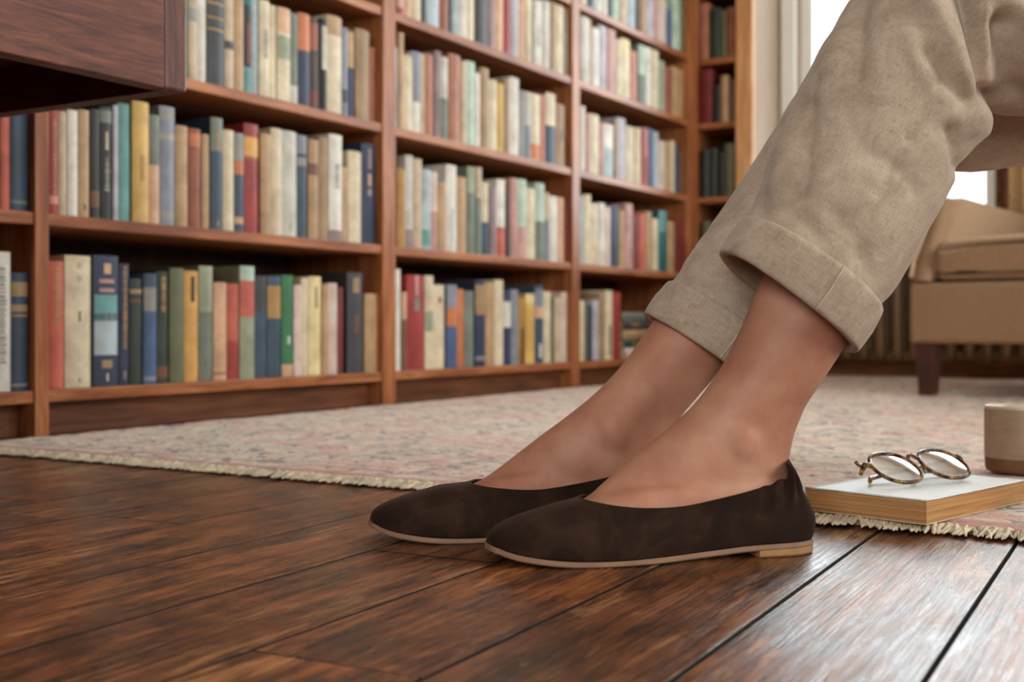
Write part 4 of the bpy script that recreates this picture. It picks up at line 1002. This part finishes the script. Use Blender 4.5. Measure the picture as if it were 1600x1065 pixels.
for (H, rx, rz, X) in ((.352, .02, .02, .80), (.354, .11, .13, .80), (.37, .145, .165, .80), (.44, .165, .185, .80), (.52, .16, .18, .81), (.60, .135, .160, .83), (.66, .125, .150, .84), (.664, .02, .02, .84)):
    hip.append([cw(X + rx * math.cos(2 * math.pi * k / 60), 1.10 + rz * math.sin(2 * math.pi * k / 60), H) for k in range(60)])
add_loft(tv, tf, hip)
tv = [v - person.location for v in tv]
tme = mesh('trousers', tv, tf); tme.materials.append(M['linen'])
uvl = tme.uv_layers.new(name='cloth'); nA = 150
for poly in tme.polygons:
    for li in poly.loop_indices:
        vi = tme.loops[li].vertex_index; 
        if vi < 2 * 231 * nA:
            q = vi % (231 * nA); i, k = divmod(q, nA)
            if k == 0 and max(tme.loops[l].vertex_index % (231 * nA) % nA for l in poly.loop_indices) > nA // 2: k = nA
            uvl.data[li].uv = (k / nA * 0.42, i / 230 * 0.95)
trousers = obj('trousers', tme, None, person, True); tag(trousers, 'creased beige linen trouser legs with rolled hems')
md = trousers.modifiers.new('cloth', 'SOLIDIFY'); md.thickness = 0.0012; md.offset = -1
# outer seam: a line of stitching down the near leg
k0 = int(nA * 0.745)
seam = []
for i in range(24, 200):
    r = legs[0][i]; c = sum(r, Vector()) / nA; seam.append(r[k0] + (r[k0] - c).normalized() * 0.0002 - person.location)
v_, f_ = tube(seam, 0.0007, 6); obj('seam', mesh('seam', v_, f_), M['thread'], trousers, True)
# rolled cuffs
def cuff(lo, hi, seed):
    prof = [(.86, -.003), (.5, -.002), (.12, -.001), (.03, .000), (-.012, .0022), (-.02, .0045), (-.005, .0066), (.04, .0076), (.12, .008), (.3, .0084), (.5, .0086), (.7, .0082), (.88, .0078), (.96, .0072), (1.0, .0056), (.995, .0040), (.97, .0026), (.93, .0012)]
    n = 140; rings = []
    for s_, off in prof:
        sec = tuple(lerp(a, b, s_) for a, b in zip(lo, hi)); r = ring_pts(sec, n, 0.92, off)
        c = sum(r, Vector()) / n
        for k in range(n):
            p = r[k]; nr = (p - c).normalized()
            d = 0.0022 * mnoise.noise((p.x * 18 + seed, p.y * 18, p.z * 18)) + 0.0009 * mnoise.noise((p.x * 55 + seed, p.y * 55, p.z * 55))
            if off > 0.002: p = p + nr * d
            ax = Vector((0, 0, 1)); p = p + ax * (0.0016 * mnoise.noise((p.x * 26 + seed, p.y * 26, 2.0 + (s_ > .5))))
            r[k] = p - person.location
        rings.append(r)
    vv, ff = [], []; add_loft(vv, ff, rings, caps=False)
    me = mesh('cuff', vv, ff); me.materials.append(M['linen']); uvl = me.uv_layers.new(name='cloth')
    for poly in me.polygons:
        ks = [me.loops[l].vertex_index % n for l in poly.loop_indices]
        for li in poly.loop_indices:
            i, k = divmod(me.loops[li].vertex_index, n)
            if k == 0 and max(ks) > n // 2: k = n
            uvl.data[li].uv = (k / n * 0.42 + 3, (prof[i][0] + (0 if i < 6 else 1.2)) * 0.045)
    o = obj('cuff', me, None, trousers, True)
    for kk in (int(n * 0.735),):
        pts = [r[kk] + (r[kk] - sum(r, Vector()) / n).normalized() * 0.0003 for r in rings[6:15]]
        v_, f_ = tube(pts, 0.0008, 6); obj('cuff_seam', mesh('cuff_seam', v_, f_), M['thread'], trousers, True)
    return o
def inset(sec, k):
    fu, fv, bu, bv, Z, b = sec; dx, dy = bu - fu, bv - fv; l = math.hypot(dx, dy); px_ = k * F / Z
    return (fu + dx / l * px_, fv + dy / l * px_, bu - dx / l * px_, bv - dy / l * px_, Z, b)
cuff(inset((1126, 392, 1334, 552, .985, .054), .007), inset((1165, 334, 1374, 486, .985, .056), .007), 1.0)
cuff(inset((1010, 490, 1180, 606, 1.088, .048), .006), inset((1048, 437, 1222, 550, 1.09, .050), .006), 5.0)

# ------------------------------------------------------------------ paperback, spectacles and mug
cA = Vector((.356, 1.0438)); cB = Vector((.2725, 1.13)); wv_ = cB - cA; Wb = wv_.length; Lb = 0.202
bw = cw(cA.x, cA.y, RUGZ + 0.0012); bl = cw(cB.x, cB.y, RUGZ + 0.0012); ey = (bl - bw).normalized()
pb = tag(empty('book', bw, math.atan2(ey.y, ey.x) - HP), 'aged paperback lying on the rug edge beneath the spectacles', 'book')
TH = 0.0215
# page block: slightly uneven leaves
bm = bmesh.new(); nz = 14
def blockring(z, e): return [(-0.0 + e, e, z), (Lb - 0.004, e * .6, z), (Lb - 0.004, Wb - .001, z), (e, Wb - .001, z)]
m = NT('aged_page_edges'); v = m.coord('Object', (6, 6, 700)); n = m.noise(v, 1.0, 4, 0.7); n2 = m.noise(m.coord('Object'), 30, 4)
m.set('Base Color', m.mix(m.ramp(n2, [(0.35, (0, 0, 0)), (0.7, (150, 150, 150))]), m.ramp(n, [(0.3, (150, 100, 54)), (0.55, (198, 150, 96)), (0.75, (214, 172, 118))]), (174, 122, 72)))
m.set('Roughness', 0.9); m.bump(n, 0.5, 0.0008)
rr = random.Random(2); vv, ff = [], []
for i in range(nz + 1):
    e = rr.uniform(0, .0007); vv += [Vector(q) for q in blockring(0.0014 + (TH - 0.0028) * i / nz, e)]
for i in range(nz):
    for k in range(4): ff.append((i*4 + k, i*4 + (k+1) % 4, i*4 + 4 + (k+1) % 4, i*4 + 4 + k))
ff.append((3, 2, 1, 0)); ff.append(tuple(nz*4 + k for k in range(4)))
obj('page_block', mesh('page_block', vv, ff), m.m, pb)
M['pbcover'] = plain('faded_paper_cover', (206, 206, 198), 0.5, 0.03, 20, 0.05)
def cover(nm, z0, wav):
    nx_, ny_ = 24, 16; vs, fs = [], []
    for j in range(ny_ + 1):
        for i in range(nx_ + 1):
            x = Lb * i / nx_; y = Wb * j / ny_
            k = max(0, 1 - min(x, y, Lb - x) / .012)
            vs.append((x, y, z0 + wav * k * (0.5 + 0.5 * mnoise.noise((x * 60, y * 60, 0))) - wav * 0.4 * math.exp(-((y - Wb * .25) / .02) ** 2) * k))
    for j in range(ny_):
        for i in range(nx_):
            a = j * (nx_ + 1) + i; fs.append((a, a + 1, a + nx_ + 2, a + nx_ + 1))
    o = obj(nm, mesh(nm, vs, fs), M['pbcover'], pb, True); md = o.modifiers.new('card', 'SOLIDIFY'); md.thickness = 0.0007; md.offset = 1; return o
cover('front_cover', TH - 0.0012, 0.0008); cover('back_cover', 0.0004, 0.0).data.materials[0] = M['pages']
boxobj('spine', (0.0, Lb, Wb - 0.0008, Wb + 0.0008, 0.0004, TH - 0.0006), M['pbcover'], pb)
BT = bw.z + TH

# spectacles: bottom rims rest on the cover, front leans back, arms folded behind
th = math.radians(30); tilt = math.radians(58)
gp = floor_pt(1424, 757, BT + 0.001)
gl = tag(empty('spectacles', (gp.x, gp.y, BT + 0.0008), YAW + th), 'round tortoiseshell spectacles with folded arms resting on the paperback', 'spectacles')
def tl(x, h, d=0.0):     # front plane: x along the front, h up the lens, d behind
    return Vector((x, h * math.sin(tilt) + d * math.cos(tilt), h * math.cos(tilt) - d * math.sin(tilt) + 0.0))
RW, RH = .0275, .0222
LC = [(0.0, RH), (0.0665, RH)]
for cx_, ch in LC:
    pts = []
    for k in range(56):
        a = 2 * math.pi * k / 56; c, s_ = math.cos(a), math.sin(a)
        pts.append(tl(cx_ + RW * math.copysign(abs(c) ** .86, c), ch + RH * math.copysign(abs(s_) ** .92, s_) * (1.0 if s_ > 0 else .96)) + Vector((0, 0, .0021)))
    v_, f_ = tube(pts, 0.0019, 8, closed=True); rim = obj('rim', mesh('rim', v_, f_), M['tortoise'], gl, True)
    c0 = tl(cx_, ch) + Vector((0, 0, .0021)); nrm_ = Vector((0, -math.cos(tilt), math.sin(tilt)))
    vs, fs = [], []; R_ = 6
    for r in range(R_ + 1):
        for p in pts:
            q = c0 + (p - c0) * (r / R_ * .985 if r else 0.001); vs.append(q + nrm_ * 0.0022 * (1 - (r / R_) ** 2))
    for r in range(R_):
        for k in range(56): l = (k + 1) % 56; fs.append((r*56 + k, r*56 + l, (r+1)*56 + l, (r+1)*56 + k))
    obj('lens', mesh('lens', vs, fs), M['lens'], gl, True)
br = [tl(RW - .0025, RH * 1.42), tl(RW + .002, RH * 1.66, -.001), tl(.03325, RH * 1.74, -.0015), tl(.0665 - RW - .002, RH * 1.66, -.001), tl(.0665 - RW + .0025, RH * 1.42)]
v_, f_ = tube([p + Vector((0, 0, .0021)) for p in br], 0.0019, 8); obj('bridge', mesh('bridge', v_, f_), M['tortoise'], gl, True)
for sx, cx_ in ((-1, 0.0), (1, .0665)):
    e = [tl(cx_ + sx * (RW - .001), RH * 1.35), tl(cx_ + sx * (RW + .005), RH * 1.40, .001), tl(cx_ + sx * (RW + .0075), RH * 1.34, .005)]
    ep = obj('end_piece', mesh('e', *tube([p + Vector((0, 0, .0021)) for p in e], [.0024, .0030, .0028], 8)), M['tortoise'], gl, True)
    v_, f_ = tube([tl(cx_ + sx * (RW + .0075), RH * 1.34, .005) + Vector((0, 0, .002)), tl(cx_ + sx * (RW + .0075), RH * 1.30, .010) + Vector((0, 0, .0015))], .0018, 8)
    obj('hinge', mesh('hinge', v_, f_), M['gold'], gl, True)
    # folded arm: runs behind the lenses towards the other side and settles on the cover
    y0_ = tl(0, RH * 1.3, .010).y + (0.004 if sx > 0 else 0.009)
    xs = cx_ + sx * (RW + .007); xe = xs - sx * .132
    A_ = [Vector((xs, y0_ - .003, .0195)), Vector((xs - sx * .006, y0_, .0165)), Vector((xs - sx * .05, y0_ + .002, .010)), Vector((xs - sx * .095, y0_ + .004, .0052)), Vector((xs - sx * .118, y0_ + .001, .0032)), Vector((xe, y0_ - .012, .0026))]
    v_, f_ = tube(A_, [.0018, .0019, .0018, .0019, .0023, .0021], 8); obj('temple', mesh('temple', v_, f_), M['tortoise'] if sx > 0 else M['gold'], gl, True)
for sx in (-1, 1):
    xx = .03325 + sx * .0075; pc = tl(xx, RH * .95, .004) + Vector((0, 0, .002))
    bm = bmesh.new(); bmesh.ops.create_uvsphere(bm, u_segments=12, v_segments=8, radius=1.0)
    for v in bm.verts: v.co = Vector((v.co.x * .0018, v.co.y * .0030, v.co.z * .0042)) + pc
    obj('nose_pad', bm, M['silver'], gl, True)

# mug standing on the rug behind the book
mp = cw(XZ(1597, 1.42)[0], 1.42, RUGZ + .0022)
mug = tag(empty('mug', mp, YAW), 'beige stoneware mug with a bare clay base on the rug behind the paperback', 'mug')
def lathe(nm, prof, mat, n=48, parent=mug):
    vs, fs = [], []
    for r, z in prof:
        for k in range(n): a = 2 * math.pi * k / n; vs.append((r * math.cos(a), r * math.sin(a), z))
    for i in range(len(prof) - 1):
        for k in range(n): l = (k + 1) % n; fs.append((i*n + k, i*n + l, (i+1)*n + l, (i+1)*n + k))
    return obj(nm, mesh(nm, vs, fs), mat, parent, True)
lathe('base_band', [(.0005, .0004), (.036, .0004), (.0392, .002), (.0405, .006), (.041, .0175)], M['mug_base'])
lathe('body', [(.041, .0175), (.0414, .0185), (.0415, .04), (.0415, .07), (.0412, .0745)], M['mug'])
lathe('rim', [(.0412, .0745), (.0411, .0762), (.0402, .0775), (.0390, .0768), (.0385, .074), (.0383, .02), (.036, .008), (.0005, .007)], M['mug_rim'])
hp = [Vector((.0405, 0, .060)), Vector((.055, 0, .064)), Vector((.067, 0, .054)), Vector((.068, 0, .040)), Vector((.058, 0, .027)), Vector((.0405, 0, .024))]
v_, f_ = tube([Vector(p) for p in [tuple(q) for q in catmull([tuple(p) for p in hp], 24)]], .0048, 10); obj('handle', mesh('handle', v_, f_), M['mug'], mug, True)

# the stool that carries the sitter, just beyond the right edge of the frame
st = tag(empty('stool', cw(.82, 1.10, RUGZ + .0022)), 'plain round wooden stool under the seated person', 'stool')
SH = .3505 - RUGZ - .0022
lathe('seat', [(.0005, SH - .032), (.155, SH - .032), (.166, SH - .026), (.17, SH - .015), (.166, SH - .004), (.155, SH), (.0005, SH)], M['mahogany'], 48, st)
for k in range(4):
    an = math.pi / 4 + k * HP; ca, sa = math.cos(an), math.sin(an)
    v_, f_ = tube([(ca * .105, sa * .105, SH - .033), (ca * .125, sa * .125, SH * .5), (ca * .145, sa * .145, .0003)], [.017, .015, .012], 12); obj('leg', mesh('leg', v_, f_), M['mahogany'], st, True)
for k in range(2):
    an = math.pi / 4 + k * HP; ca, sa = math.cos(an), math.sin(an); zz_ = SH * (.38 + .1 * k)
    v_, f_ = tube([(ca * .13, sa * .13, zz_), (-ca * .13, -sa * .13, zz_)], .009, 10); obj('stretcher', mesh('stretcher', v_, f_), M['mahogany'], st, True)
